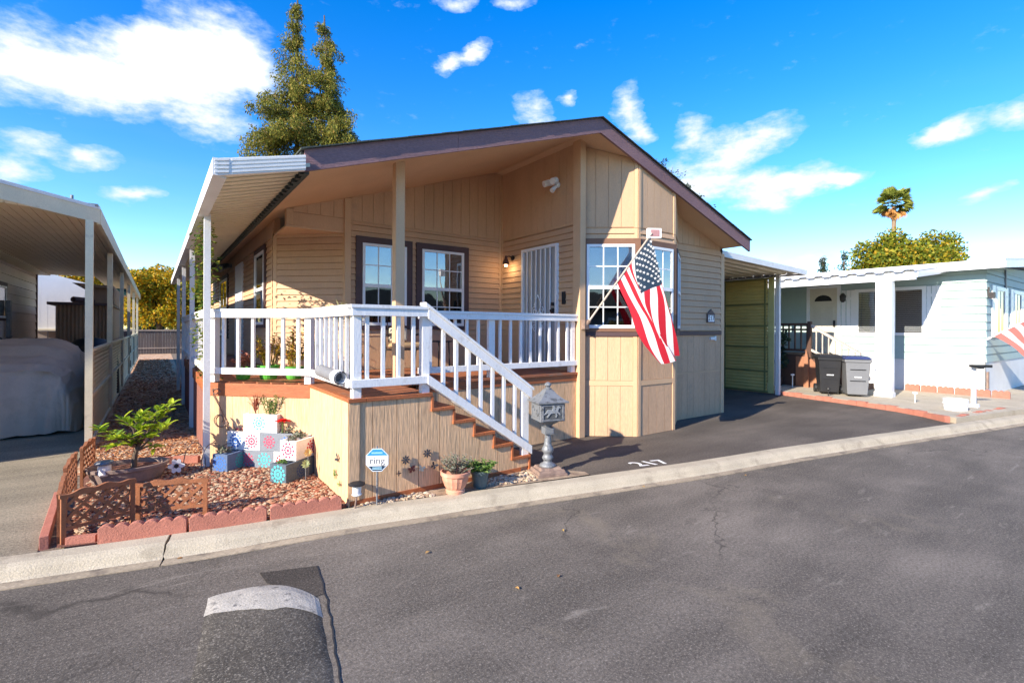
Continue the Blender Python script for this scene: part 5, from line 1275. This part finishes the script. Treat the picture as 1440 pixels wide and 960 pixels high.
scatter('mailbox_pebbles', [(3.15,4.86),(3.75,4.70),(3.9,4.95),(3.95,5.08),(3.3,5.08)], 330, .010, .026, .008, m_tanst, 'tan pebbles between the stair foot and the mailbox', 'gravel', 4, dens=lambda x,y: .35+.65*(y<4.97))
# leaf litter on the path
q = MB(); rg = np.random.default_rng(9)
for i in range(8000):
    y = 8.6+26*rg.random()**2.0; x = rg.uniform(-.72,.55+.1*(y > 16)); a = rg.random()*6.28; s = rg.uniform(.02,.055)*(1+y*.035)
    d_ = Vector((math.cos(a),math.sin(a),rg.uniform(-.2,.35))); leaf(q, (x,y,.008+.01*rg.random()), d_, (0,0,1), s, s*.6)
build('leaf_litter', q, islandmat('dry_leaves', [(0,(.26,.09,.045,1)),(.45,(.50,.22,.09,1)),(.75,(.62,.34,.16,1)),(1,(.66,.48,.3,1))], .8), label='dry brown leaf litter along the side path', cat='leaf litter', kind='stuff')
q = MB()
for (x, y) in ((1.9,3.9),(4.9,4.02),(2.6,2.95),(2.2,3.0),(6.4,3.55),(.2,5.0),(3.2,3.6)):
    a = rg.random()*6; leaf(q, (x,y,-.095 if y < kb(x)-.3 else .02), (math.cos(a),math.sin(a),.15), (0,0,1), .045, .03)
build('street_leaves', q, islandmat('yellow_leaf', [(0,(.45,.30,.08,1)),(1,(.35,.16,.06,1))], .7), label='few fallen yellow leaves scattered on the street', cat='leaves', kind='stuff')

# ------------------------------------------------------------------ lemon tree in its oval pot
lt = empty('lemon_tree', (-.25,7.45,0), 'young lemon tree in a wide oval pot behind the lattice panels', 'potted tree')
q = MB(); q.lathe((-.25,7.45,0), [(.30,.0),(.34,.06),(.375,.17),(.40,.18),(.405,.215),(.38,.22),(.36,.19),(.355,.165),(.001,.16)], 36, sx=1., sy=.72); build('pot', q, M('oval_pot_clay', (.25,.18,.155,1), .7, .15, 5, .2, 40, dirt=((.16,.12,.10,1), 5, .5, .2)), lt)
q = MB(); q.lathe((-.25,7.45,.165), [(.352,0),(.3,.008),(.001,.012)], 30, sy=.72); build('soil', q, m_bed, lt)
rg = random.Random(12); q = MB(); lf = MB(); root = Vector((-.20,7.42,.16)); q.tube([root,(-.19,7.42,.32),(-.15,7.42,.46)], [.032,.027,.022], 8)
tips = [(-.62,7.35,.72),(-.52,7.55,.56),(-.42,7.2,.62),(-.35,7.5,.80),(-.12,7.35,.86),(-.05,7.55,.78),(.10,7.3,.92),(.22,7.45,.86),(.16,7.5,.66),(-.22,7.2,.60),(.02,7.25,.58),(.28,7.35,.98),(-.28,7.35,.50),(.2,7.2,.72),(-.5,7.5,.44),(.05,7.4,.40),(-.1,7.3,.70)]
for tp in tips:
    tp = Vector((-.17+(tp[0]+.17)*.78, tp[1], .16+(tp[2]-.16)*.92)); st = Vector((-.17,7.42,rg.uniform(.36,.46))); m_ = st.lerp(tp,.5)+Vector((rg.gauss(0,.03),rg.gauss(0,.03),.05)); q.tube([st,m_,tp], [.013,.009,.004], 6)
    nl = 14
    for k in range(nl):
        f = .58+.42*(k/(nl-1)); p = st.lerp(m_, f*2) if f < .5 else m_.lerp(tp, f*2-1)
        a = k*2.4+rg.random(); ax = (tp-m_).normalized(); d_ = Vector((math.cos(a),math.sin(a),rg.uniform(-.1,.7)))+ax*.5
        leaf(lf, p, d_, (0,0,1), rg.uniform(.09,.15), rg.uniform(.045,.07), fold=.18)
build('trunk', q, m_bark, lt); build('foliage', lf, m_lemon, lt)
ln_ = empty('garden_lantern', (-.46,7.28,.16), 'white jar lantern with grey lid standing in the lemon tree pot', 'lantern')
q = MB(); q.lathe((-.46,7.26,.16), [(.055,0),(.065,.02),(.06,.12),(.05,.13)], 18); build('jar', q, m_white_aged, ln_, smooth=False)
q = MB(); q.lathe((-.46,7.26,.29), [(.085,0),(.095,.012),(.08,.03),(.03,.04),(.001,.042)], 18); build('lid', q, m_galv, ln_)
fl_ = empty('flower_ornament', (.22,7.42,0), 'white metal flower ornament on a stake beside the lemon tree pot', 'garden ornament')
q = MB(); c = Vector((.22,7.40,.13))
for k in range(6):
    a = k*PI/3; d_ = Vector((math.cos(a)*.8,-.1-.6*math.cos(a)*0,math.sin(a))).normalized(); s_ = Vector((-math.sin(a),0,math.cos(a)))
    q.prism([c+d_*.015, c+d_*.05+s_*.03, c+d_*.085+s_*.015, c+d_*.09, c+d_*.085-s_*.015, c+d_*.05-s_*.03], (0,.008,0))
build('petals', q, m_sash, fl_); q = MB(); q.tube([c+Vector((0,-.012,0)), c+Vector((0,.012,0))], .026, 12); q.tube([c, (.22,7.41,-.01)], .005, 6); build('centre', q, m_iron, fl_)

# ------------------------------------------------------------------ painted planter blocks
def rosette(mb, P, ru, rz, n=12, style=0):
    """P(u,z) maps to a face a hair proud of the block"""
    def disc(cu, cz, r, k=10, r2=None): mb.add([P(cu+r*math.cos(2*PI*i/k), cz+(r2 or r)*math.sin(2*PI*i/k)) for i in range(k)], [tuple(range(k))])
    disc(0,0,ru*.20)
    for i in range(n):
        a = 2*PI*i/n; ca, sa = math.cos(a), math.sin(a)
        for (r0, r1, wd) in ((.26,.64,.15),(.66,1.03,.20)):
            pts = []
            for t_, w2 in ((r0,0),((r0+r1)/2,wd),(r1,0.02),((r0+r1)/2,-wd)): pts.append(P(ru*(t_*ca-w2*sa), rz*(t_*sa+w2*ca)))
            mb.add(pts, [(0,1,2,3)])
PAINT = {k: M('paint_'+k, c, .6, .08, 10, .2, 60) for k, c in dict(blue=(.05,.16,.50,1), pink=(.58,.07,.13,1), teal=(.03,.30,.32,1), aqua=(.09,.50,.52,1), red=(.55,.02,.04,1), navy=(.02,.05,.16,1)).items()}
m_bwhite = M('block_white', (.78,.77,.76,1), .8, .06, 8, .8, 70, fine=.1); m_bgrey = M('block_grey', (.22,.24,.27,1), .85, .1, 8, .8, 70, fine=.1); m_bslate = M('block_slate', (.09,.12,.15,1), .85, .1, 8, .8, 70, fine=.1); m_bpale = M('block_pale_blue', (.45,.55,.62,1), .85, .1, 8, .8, 70, fine=.1)
def block(x0, y0, x1, y1, z, mat, faces, label, depth=.235, h=.235):
    """front face runs (x0,y0)->(x1,y1), body behind it"""
    fr = frame(x0,y0,x1,y1); Lg = fr.L; q = MB(); t_ = .03
    q.fb(fr, 0, Lg, -t_, 0, z, z+h); q.fb(fr, 0, Lg, -depth, -depth+t_, z, z+h); q.fb(fr, 0, t_, -depth+t_, -t_, z, z+h); q.fb(fr, Lg-t_, Lg, -depth+t_, -t_, z, z+h); q.fb(fr, Lg/2-t_/2, Lg/2+t_/2, -depth+t_, -t_, z, z+h-.002); q.fb(fr, t_, Lg-t_, -depth+t_, -t_, z, z+h-.05)
    o = build('planter_block', q, mat, label=label, cat='planter block', group='painted concrete planter blocks stacked by the porch')
    for (face, c, col, r_) in faces:
        q = MB()
        if face == 'f': P = lambda u, v, c=c: fr(c+u, .002, z+h/2+v)
        elif face == 'r': P = lambda u, v, c=c: fr(Lg+.002, -depth/2-u, z+h/2+v) if c is None else fr(Lg+.002, -c-u, z+h/2+v)
        else: P = lambda u, v, c=c: fr(-.002, -(c if c else depth/2)+u, z+h/2+v)
        rosette(q, P, r_, r_, 12 if len(label) % 2 else 10); build('painted_rosette', q, PAINT[col], o)
    return o
O_ = Vector((.95,7.34)); dd = Vector((.7071,-.7071))
def bp(u, back=0): p = O_+dd*u+Vector((.7071,.7071))*back; return (p.x, p.y)
B = lambda u0, u1, z, mat, faces, label, back=0: block(*bp(u0,back), *bp(u1,back), z, mat, faces, label)
B(-.06,.43,0,m_bgrey,[('f',.12,'pink',.085),('f',.36,'aqua',.10)],'grey planter block with pink and aqua rosettes in the bottom row')
B(.435,.80,0,m_bwhite,[('f',.12,'red',.09)],'white planter block with a red rosette at the right end of the bottom row')
B(-.24,.235,.238,m_bwhite,[('f',.12,'blue',.09),('f',.355,'pink',.09)],'white planter block with blue and pink rosettes in the middle row')
B(.24,.72,.238,m_bgrey,[('f',.13,'pink',.085),('f',.37,'blue',.08)],'grey planter block with pink and blue rosettes in the middle row')
B(.0,.48,.476,m_bwhite,[('f',.22,'aqua',.09),('r',None,'teal',.07)],'white planter block with an aqua rosette, topmost of the stack')
# side arms: their narrow painted ends face the street
block(.60,7.33,.745,7.165,0,M('block_denim', (.10,.15,.26,1), .85, .1, 8, .8, 70, fine=.1),[('f',.11,'blue',.10),('r',.23,'teal',.10)],'dark blue painted planter block standing out at the left of the stack',depth=.36)
block(1.115,6.44,1.25,6.245,0,m_bslate,[('f',.118,'aqua',.11),('r',.25,'navy',.085)],'slate planter block with an aqua sunburst end, lowest at the right of the stack',depth=.50)
block(1.40,6.88,1.545,6.70,0,m_bslate,[],'slate planter block behind the aqua sunburst block',depth=.48)
block(1.245,6.56,1.385,6.365,.238,m_bwhite,[('f',.118,'pink',.10),('r',.27,'red',.09)],'white planter block with a pink rosette end, top of the right arm of the stack',depth=.50)

def grass(mb, c, n, h, spread, wd, seed, up=1.):
    rg = random.Random(seed); c = Vector(c)
    for i in range(n):
        a = rg.random()*6.28; r_ = spread*rg.random(); p = c+Vector((rg.gauss(0,.02),rg.gauss(0,.02),0)); hh = h*(.6+.5*rg.random())
        m_ = p+Vector((math.cos(a)*r_*.4,math.sin(a)*r_*.4,hh*.65)); e = p+Vector((math.cos(a)*r_,math.sin(a)*r_,hh)); s_ = Vector((-math.sin(a),math.cos(a),0))*wd
        mb.add([p-s_,p+s_,m_+s_*.8,e,m_-s_*.8], [(0,1,2,4),(4,2,3)])
def plant(name, label, cat, loc, mb, mat, parent_parts=()):
    t = empty(name, loc, label, cat); build('foliage', mb, mat, t); return t
m_redgrass = islandmat('red_grass', [(0,(.30,.06,.04,1)),(1,(.55,.24,.12,1))], .6, .3)
m_herb = islandmat('herb_green', [(0,(.06,.15,.03,1)),(1,(.20,.32,.08,1))], .5, .3)
q = MB(); grass(q, (*bp(.12,.12),.70), 130, .27, .24, .007, 1); plant('grass_tuft', 'red ornamental grass tuft growing from the topmost white block', 'plant', (*bp(.12,.12),.70), q, m_redgrass)
q = MB(); c = bp(.36,.12)
for i in range(26):
    a = i*2.4; r_ = .02+.10*rg.random() if 0 else .02+.1*((i*37 % 17)/17); p = Vector((c[0]+r_*math.cos(a), c[1]+r_*math.sin(a), .70)); e = p+Vector((r_*math.cos(a)*.8, r_*math.sin(a)*.8, .16+.11*((i*13 % 7)/7))); q.tube([p,e], .004, 4)
    for k in range(16):
        f = k/15; pp_ = p.lerp(e,f); b_ = k*2.4; leaf(q, pp_, (math.cos(b_),math.sin(b_),.7), (0,0,1), .05, .018)
plant('rosemary', 'upright green herb growing from the topmost white block', 'plant', (*c,.70), q, m_herb)
def mound(c, r_, n, size, mat, name, label, seed, asp=.6, cat='plant'):
    q = MB(); leaves(q, [(c[0],c[1],c[2]+r_*.35)], [(r_,r_,r_*.6)], n, size, asp, 1, -.4, seed); return plant(name, label, cat, c, q, mat)
m_succ = islandmat('succulent', [(0,(.14,.16,.11,1)),(.6,(.26,.28,.2,1)),(1,(.28,.16,.14,1))], .5, .15)
mound((*bp(-.12,.11),.46),.07,140,.04,islandmat('magenta', [(0,(.30,.02,.10,1)),(.5,(.5,.06,.2,1)),(1,(.08,.10,.04,1))], .5, .2),'flowers','magenta flowers in the left white block of the middle row',1)
mound((*bp(.60,.11),.46),.10,260,.035,m_succ,'succulent','small grey green succulent below the red flower',2)
q = MB(); c = Vector((*bp(.56,.0),.63))
for i in range(16):
    a = i*2*PI/8; r_ = .06 if i < 8 else .11; leaf(q, c+Vector((0,0,.01*(i < 8))), (math.cos(a),math.sin(a),.35 if i < 8 else .1), (0,0,1), r_, .05)
fw_ = plant('red_flower', 'bright red flower head over the grey block', 'flower', (*bp(.56,.0),.45), q, islandmat('flower_red', [(0,(.6,.01,.012,1)),(1,(.8,.03,.02,1))], .5, .2)); q = MB(); q.tube([c, c-Vector((0,-.02,.18))], .006, 6); build('stem', q, m_herb, fw_)
mound((1.47,6.62,.46),.075,150,.04,m_succ,'succulent','small succulent in the rear cell of the white right arm block',4)
mound((1.36,6.50,.46),.06,110,.035,m_succ,'succulent','small succulent in the front cell of the white right arm block',5)
mound((1.24,6.42,.2),.055,110,.035,m_herb,'succulent','small green plant in the slate block with the aqua sunburst end',6)
mound((.74,7.38,.22),.09,150,.045,m_succ,'succulent','small grey plant spilling from the dark blue block at the left of the stack',7)
# iron scroll hook and wire hoops
q = MB(); hx = lambda u, z: (.63+u*.7071, 7.74-u*.7071, z)
q.tube([hx(0,1.02), hx(.02,.92), hx(.10,.80), hx(.17,.66), hx(.22,.55), hx(.24,.42)], .007, 6)
q.tube([hx(.05+.07*math.cos(a)*(1-a/9), .98+.05*math.sin(a)*(1-a/9)) for a in [i*.45 for i in range(14)]], .006, 6)
q.tube([hx(.21-.1+.115*math.cos(-.2-a)*(1-a/11), .66-.05+.11*math.sin(-.2-a)*(1-a/11)) for a in [i*.4 for i in range(18)]], .007, 6)
q.tube([hx(.24,.42),hx(.24,0)], .006, 6); build('scroll_hook', q, m_rust, label='rusty iron scroll hook against the cream skirt behind the awning post', cat='garden hook')
q = MB()
for cx_, r_, hh in ((.42,.12,.36),(.62,.13,.34),(.78,.12,.32)): q.tube([(cx_+r_*math.cos(a), 7.55-.3*(cx_-.5)+.02*math.sin(a*2), hh*math.sin(a)**.7 if math.sin(a) > 0 else 0) for a in [PI*i/14 for i in range(15)]], .006, 6)
build('wire_hoops', q, m_rust, label='row of thin rusty wire hoops at the foot of the awning post', cat='garden edging')
# flower stakes
for (x, y, h_, col, lb) in ((1.52,6.35,.33,(.62,.42,.16,1),'tan sunflower stake beside the cream porch skirt'),(1.47,6.25,.22,(.40,.48,.22,1),'pale green metal leaf stake in front of the sunflower stake')):
    q = MB(); q.tube([(x,y,-.01),(x,y,h_)], .005, 6); t = empty('flower_stake', (x,y,0), lb, 'garden stake'); build('stake', q, m_galv, t)
    q = MB(); c = Vector((x-.005,y-.008,h_))
    for k in range(10):
        a = k*PI/5; leaf(q, c, (math.cos(a)*.8,-.25-.5*math.cos(a)*0,math.sin(a)), (0,-1,.2), .055, .03)
    build('flower', q, M('stake_flower', col, .5, .2, 10), t)
# wall decorations
def blossom(fr, u, z, r_, n, mat, name, label, cat='wall ornament', group=None):
    q = MB()
    for k in range(n):
        a = 2*PI*k/n; ca, sa = math.cos(a), math.sin(a)
        q.prism([fr(u+r_*(t_*ca-w2*sa), .034, z+r_*(t_*sa+w2*ca)) for t_, w2 in ((.15,0),(.6,.2),(1,0),(.6,-.2))], fr(0,.006,0)-fr(0,0,0))
    q.tube([fr(u,.034,z), fr(u,.05,z)], r_*.28, 10); return build(name, q, mat, label=label, cat=cat, group=group)
m_dkm = M('dark_painted_metal', (.05,.055,.07,1), .5, .3, 10); m_grm = M('green_metal', (.2,.26,.08,1), .5); m_rdm = M('red_metal', (.22,.05,.035,1), .5); m_crm = M('cream_metal', (.6,.58,.42,1), .5)
blossom(fF, .60, .40, .055, 8, m_dkm, 'metal_flower', 'dark metal flower on the stair skirt, left of the two big ones')
blossom(fF, .86, .435, .055, 8, m_dkm, 'metal_flower', 'dark metal flower on the stair skirt, right of the two big ones')
blossom(fF, .52, .265, .032, 4, m_dkm, 'metal_dragonfly', 'small dark dragonfly low on the stair skirt')
def butterfly(fr, u, z, r_, mat, label, rotn=.3):
    q = MB()
    for s in (-1, 1):
        for (P_,) in ((((0,.05),(.5,.75),(1,.7),(.8,.1),(.1,-.05)),),(((0,-.05),(.7,-.1),(.75,-.6),(.3,-.8)),)):
            pts = [(s*a*r_, b*r_) for a, b in P_]; pts = [(a*math.cos(rotn)-b*math.sin(rotn), a*math.sin(rotn)+b*math.cos(rotn)) for a, b in pts]
            q.prism([fr(u+a, .034+abs(a)*.3, z+b) for a, b in pts], fr(0,.004,0)-fr(0,0,0))
    q.tube([fr(u,.036,z-r_*.7), fr(u,.036,z+r_*.6)], r_*.12, 6); return build('metal_butterfly', q, mat, label=label, cat='wall ornament')
butterfly(fF, .67, .285, .045, m_rdm, 'dark red metal butterfly on the stair skirt'); butterfly(fF, .79, .275, .04, m_crm, 'cream metal butterfly on the stair skirt', -.3); butterfly(fF, .945, .285, .045, m_dkm, 'dark metal butterfly on the stair skirt, nearest the clay pot', -.6)
blossom(fA, 1.18, .24, .06, 5, m_grm, 'metal_star', 'green star ornament on the sunlit cream skirt')
butterfly(fA, 1.27, .43, .045, m_dkm, 'dark metal butterfly high on the sunlit cream skirt', 1.2); butterfly(fA, 1.35, .17, .035, m_grm, 'small green butterfly low on the sunlit cream skirt', .8)
# yard sign
sg = empty('yard_sign', (1.87,4.97,0), 'blue and white octagonal security sign on a thin grey stake by the porch', 'sign')
fr = frame(1.87-.3*.86,4.97+.3*.50,1.87+.3*.86,4.97-.3*.50); cU = fr.L/2
def octo(r_, o, za=-9, zb=9):
    pts = [(r_*math.cos(PI/8+k*PI/4), r_*math.sin(PI/8+k*PI/4)) for k in range(8)]
    def clip(P, zc, keep):
        out = []
        for (a, b), (c, d) in zip(P, P[1:]+P[:1]):
            ia = (b-zc)*keep >= 0; ic = (d-zc)*keep >= 0
            if ia: out.append((a, b))
            if ia != ic: t = (zc-b)/(d-b); out.append((a+(c-a)*t, zc))
        return out
    if za > -5: pts = clip(pts, za, 1)
    if zb < 5: pts = clip(pts, zb, -1)
    return [fr(cU+a*.96, o, .482+b) for a, b in pts]
q = MB(); q.prism(octo(.128,.0), fr(0,-.006,0)-fr(0,0,0)); build('border', q, M('sign_pale', (.5,.6,.72,1), .4, .02, 2, 0), sg)
q = MB(); q.add(octo(.119,.0015,-.062,.045), [tuple(range(len(octo(.119,0,-.062,.045))))]); build('sign_face', q, m_sash, sg)
q = MB(); p_ = octo(.119,.0016,.045,9); q.add(p_, [tuple(range(len(p_)))]); build('blue_band', q, M('sign_blue', (.03,.24,.60,1), .4, .02, 2, 0), sg)
q = MB(); p_ = octo(.119,.0016,-9,-.062); q.add(p_, [tuple(range(len(p_)))]); build('dark_band', q, M('sign_dark', (.012,.03,.06,1), .4, .02, 2, 0), sg)
vs, fs = text_mesh('ring', .098, .0005, .0006); q = MB(); q.add([fr(cU+v.x*1.05,.0025+v.z,.482-.008+v.y) for v in vs], fs); build('lettering', q, M('sign_grey', (.10,.11,.13,1), .5, .02, 2, 0), sg)
q = MB(); 
for i in range(11): q.fb(fr, cU-.055+i*.0102, cU-.055+i*.0102+.0065, .0018, .0026, .482+.066, .482+.082)
for z in (-.078,-.093): q.fb(fr, cU-.048, cU+.048, .0018, .0026, .482+z-.0035, .482+z+.0035)
build('small_print', q, M('sign_print', (.35,.62,.80,1), .5, .02, 2, 0), sg)
q = MB(); q.tube([(1.875,4.985,-.01),(1.875,4.985,.62)], .0095, 8); build('stake', q, m_galv, sg)
# solar path light
sl_ = empty('solar_path_light', (1.675,5.015,0), 'small solar path light leaning at the corner of the stair skirt', 'path light')
q = MB(); q.tube([(1.655,5.02,-.01),(1.675,5.015,.15)], .009, 8); build('stake', q, m_rust, sl_)
q = MB(); q.lathe((1.675,5.015,0), [(.02,.13),(.045,.145),(.05,.15),(.05,.155),(.04,.16),(.048,.245)], 16); build('lens', q, m_white_aged, sl_)
q = MB(); q.lathe((1.675,5.015,0), [(.05,.243),(.082,.25),(.085,.262),(.06,.272),(.001,.276)], 20); build('solar_head', q, m_black, sl_)
# pots at the stair foot
cp_ = empty('clay_pot', (2.74,4.87,0), 'fluted terracotta pot of bushy succulents in front of the stair skirt', 'flower pot')
q = MB(); vs = []; n = 48; pf = [(.092,0),(.105,.012),(.108,.045),(.098,.055),(.118,.09),(.143,.16),(.150,.205),(.168,.215),(.170,.25),(.156,.255),(.145,.24),(.135,.22)]
for i, (r_, z) in enumerate(pf):
    for k in range(n):
        a = 2*PI*k/n; rr = r_*(1+(.022*math.cos(a*16) if 4 <= i <= 6 else 0)); vs.append((2.74+rr*math.cos(a), 4.87+rr*math.sin(a), z))
q.add(vs, [(i*n+k, i*n+(k+1) % n, (i+1)*n+(k+1) % n, (i+1)*n+k) for i in range(len(pf)-1) for k in range(n)]+[tuple(range(n-1,-1,-1)), tuple(range((len(pf)-1)*n, len(pf)*n))]); build('pot', q, m_terra, cp_)
def bushy(cx_, cy_, z, n, h_, sp_, size, seed, mat, tall=None):
    rg = random.Random(seed); q = MB()
    for i in range(n):
        a = rg.random()*6.28; r_ = sp_*rg.random()**.6; p = Vector((cx_+.3*r_*math.cos(a), cy_+.3*r_*math.sin(a), z)); e = Vector((cx_+r_*math.cos(a), cy_+r_*math.sin(a), z+h_*(.35+.65*rg.random())*(1-.3*r_/sp_)))
        q.tube([p,p.lerp(e,.5)+Vector((0,0,.02)),e], [.004,.004,.003], 4)
        for k in range(7):
            b_ = k*2.4; f = .55+.45*k/6; leaf(q, p.lerp(e,f), (math.cos(b_),math.sin(b_),.5), (0,0,1), size, size*.55)
    return q
build('foliage', bushy(2.74,4.87,.22,58,.24,.20,.034,3,None), m_succ, cp_)
gp = empty('green_pot', (3.07,4.88,0), 'dark green glazed pot with leafy green plant, right of the clay pot', 'flower pot')
q = MB(); q.lathe((3.07,4.88,0), [(.07,0),(.08,.02),(.098,.16),(.108,.165),(.112,.20),(.10,.205),(.09,.19)], 24); build('pot', q, M('green_glaze', (.10,.14,.14,1), .35, .15, 5, .1, 30), gp)
build('foliage', bushy(3.07,4.88,.18,46,.15,.21,.045,4,None), islandmat('bright_leaf', [(0,(.05,.13,.02,1)),(.7,(.14,.26,.05,1)),(1,(.3,.36,.12,1))], .5, .3), gp)

# ------------------------------------------------------------------ on the porch
m_croton = islandmat('croton', [(0,(.12,.16,.02,1)),(.4,(.45,.33,.03,1)),(.8,(.60,.36,.05,1)),(1,(.5,.12,.03,1))], .45, .25)
m_gpot = M('lime_pot', (.10,.40,.05,1), .4, .05); 
def potted(x, y, r_, hp, potmat, leafmat, n, hl, sp_, size, seed, label, z=DZ):
    t = empty('potted_plant', (x,y,z), label, 'potted plant', 'potted plants on the porch')
    q = MB(); q.lathe((x,y,z), [(r_*.72,0),(r_*.8,.02),(r_,hp*.85),(r_*1.08,hp*.87),(r_*1.08,hp),(r_*.95,hp),(r_*.85,hp*.9)], 20); build('pot', q, potmat, t)
    build('foliage', bushy(x,y,z+hp*.85,n,hl,sp_,size,seed,None), leafmat, t); return t
m_pink = islandmat('pinkish', [(0,(.42,.12,.08,1)),(1,(.58,.32,.22,1))], .5, .2)
potted(1.02,7.95,.11,.17,m_gpot,m_pink,16,.28,.14,.07,1,'pink leaved plant in a lime green pot at the left end of the diagonal railing')
potted(1.32,7.78,.14,.20,m_gpot,m_croton,34,.58,.20,.06,2,'tall golden leaved plant in a lime green pot behind the railing')
potted(1.62,7.62,.13,.18,m_gpot,m_croton,32,.62,.18,.06,3,'golden leaved plant between two others behind the middle of the diagonal railing')
potted(1.95,7.75,.13,.18,M('dark_pot', (.04,.05,.045,1), .5),m_herb,24,.6,.16,.07,4,'dark green plant in a dark pot behind the diagonal railing')
potted(2.25,6.95,.12,.15,M('teal_pot', (.02,.22,.17,1), .4),m_croton,22,.55,.15,.05,5,'golden plant in a teal pot beside the corner railing post')
t = empty('yucca', (2.35,7.75,DZ), 'spiky yucca plant whose blades rise above the white railing', 'potted plant')
q = MB(); q.tube([(2.35,7.75,DZ+.2),(2.33,7.75,DZ+.78)], .025, 8); q.lathe((2.35,7.75,DZ), [(.1,0),(.14,.22),(.13,.22)], 16); build('pot_and_stem', q, m_rust, t)
q = MB(); rg_ = random.Random(5)
for i in range(64):
    a = rg_.random()*6.28; e = rg_.uniform(-.3,1.45); d_ = (math.cos(a)*math.cos(e),math.sin(a)*math.cos(e),math.sin(e)); leaf(q, (2.33,7.75,DZ+.80), d_, (0,0,1), rg_.uniform(.28,.42), .022, fold=.1)
build('blades', q, islandmat('yucca_leaf', [(0,(.22,.22,.08,1)),(1,(.5,.46,.25,1))], .5, .2), t)
# garden chair
ch = empty('porch_chair', (3.35,7.55,DZ), 'metal framed porch chair with a tan cushion below the windows', 'chair')
q = MB()
for sx in (-.27,.27):
    q.tube([(3.35+sx,7.30,DZ),(3.35+sx,7.28,DZ+.40),(3.35+sx,7.30,DZ+.62),(3.35+sx,7.60,DZ+.64),(3.35+sx,7.86,DZ+.62)], .016, 8)
    q.tube([(3.35+sx,7.92,DZ),(3.35+sx,7.82,DZ+.40),(3.35+sx,7.96,DZ+.98)], .016, 8); q.tube([(3.35+sx,7.29,DZ+.40),(3.35+sx,7.82,DZ+.38)], .014, 8)
q.tube([(3.08,7.96,DZ+.98),(3.35,7.99,DZ+1.04),(3.62,7.96,DZ+.98)], .016, 8); q.tube([(3.08,7.29,DZ+.40),(3.62,7.29,DZ+.40)], .014, 8)
for k in range(5): q.tube([(3.15+k*.1,7.84,DZ+.42),(3.15+k*.1,7.97,DZ+1.0)], .008, 6)
build('frame', q, m_iron, ch)
q = MB(); q.box(3.10,7.28,DZ+.41,3.60,7.80,DZ+.50); build('seat', q, M('tan_cushion', (.42,.28,.15,1), .8, .1, 6), ch, bevel=.03)
q = MB(); q.box(3.12,7.72,DZ+.52,3.42,7.82,DZ+.74); build('pillow', q, M('cream_pillow', (.62,.55,.42,1), .8, .1, 6), ch, bevel=.03)
tbt = empty('porch_table', (3.95,7.6,DZ), 'small dark metal side table beside the porch chair', 'side table')
q = MB(); q.lathe((3.95,7.6,DZ+.50), [(.001,0),(.22,0),(.22,.02),(.001,.02)], 24); build('table_top', q, m_iron, tbt)
for k in range(3): q = MB(); a = k*2.09; q.tube([(3.95+.18*math.cos(a),7.6+.18*math.sin(a),DZ+.50),(3.95+.2*math.cos(a),7.6+.2*math.sin(a),DZ)], .012, 6); build('leg', q, m_iron, tbt)
# vine on the awning post
vn = empty('vine', (.62,9.0,DZ), 'leafy green vine hanging beside the awning posts', 'vine')
rg_ = random.Random(8); q = MB(); pv = [Vector((.60+.03*math.sin(i*1.3), 8.6+.10*math.cos(i*1.1), DZ+.05+i*.145)) for i in range(16)]; q.tube(pv, .014, 6); q.tube([p+Vector((.03*math.sin(i*2),.03*math.cos(i*2),0)) for i, p in enumerate(pv)], .009, 6); build('stem', q, m_bark, vn)
q = MB()
for i in range(640):
    k = rg_.random()**.75; p = pv[min(15, int(k*15))]+Vector((rg_.gauss(0,.07),rg_.gauss(0,.30),rg_.uniform(-.12,.12))); a = rg_.random()*6.28; leaf(q, p, (math.cos(a),math.sin(a),rg_.uniform(-.7,.2)), (0,0,1), rg_.uniform(.05,.09), .05)
build('foliage', q, islandmat('vine_leaf', [(0,(.05,.12,.015,1)),(.6,(.14,.22,.03,1)),(1,(.42,.38,.06,1))], .5, .35), vn)

# ------------------------------------------------------------------ homes across the street, seen only mirrored in the window glass
def opposite(x0, x1, y0, y1, wall, label):
    t = empty('opposite_home', ((x0+x1)/2, y1, -.1), label, 'house')
    q = MB(); q.box(x0,y0,-.1,x1,y1,2.9); f = frame(x1,y1,x0,y1); lap(q, f, 0, f.L, .6, 2.9, .2); build('wall', q, wall, t)
    ym = (y0+y1)/2; q = MB(); q.prism([(x0-.4,y0-.5,2.85),(x0-.4,y1+.5,2.85),(x0-.4,y1+.5,3.0),(x0-.4,ym,4.1),(x0-.4,y0-.5,3.0)], (x1-x0+.8,0,0)); build('roof', q, m_shingle, t)
    u = 1.5
    while u < f.L-2: window(t, f, u, u+1.3, 1.1, 2.3, .08, 2, 1, 1, cm=m_sash, glass=m_screen); u += 3.4
opposite(-5,14,-16,-9.5,M('opposite_grey', (.30,.29,.28,1), .7), 'low grey home across the street, mirrored in the porch windows')
opposite(-30,-8.5,-12.5,-6.5,M('opposite_cream', (.45,.38,.29,1), .7), 'cream home across the street, mirrored in the left bay window')
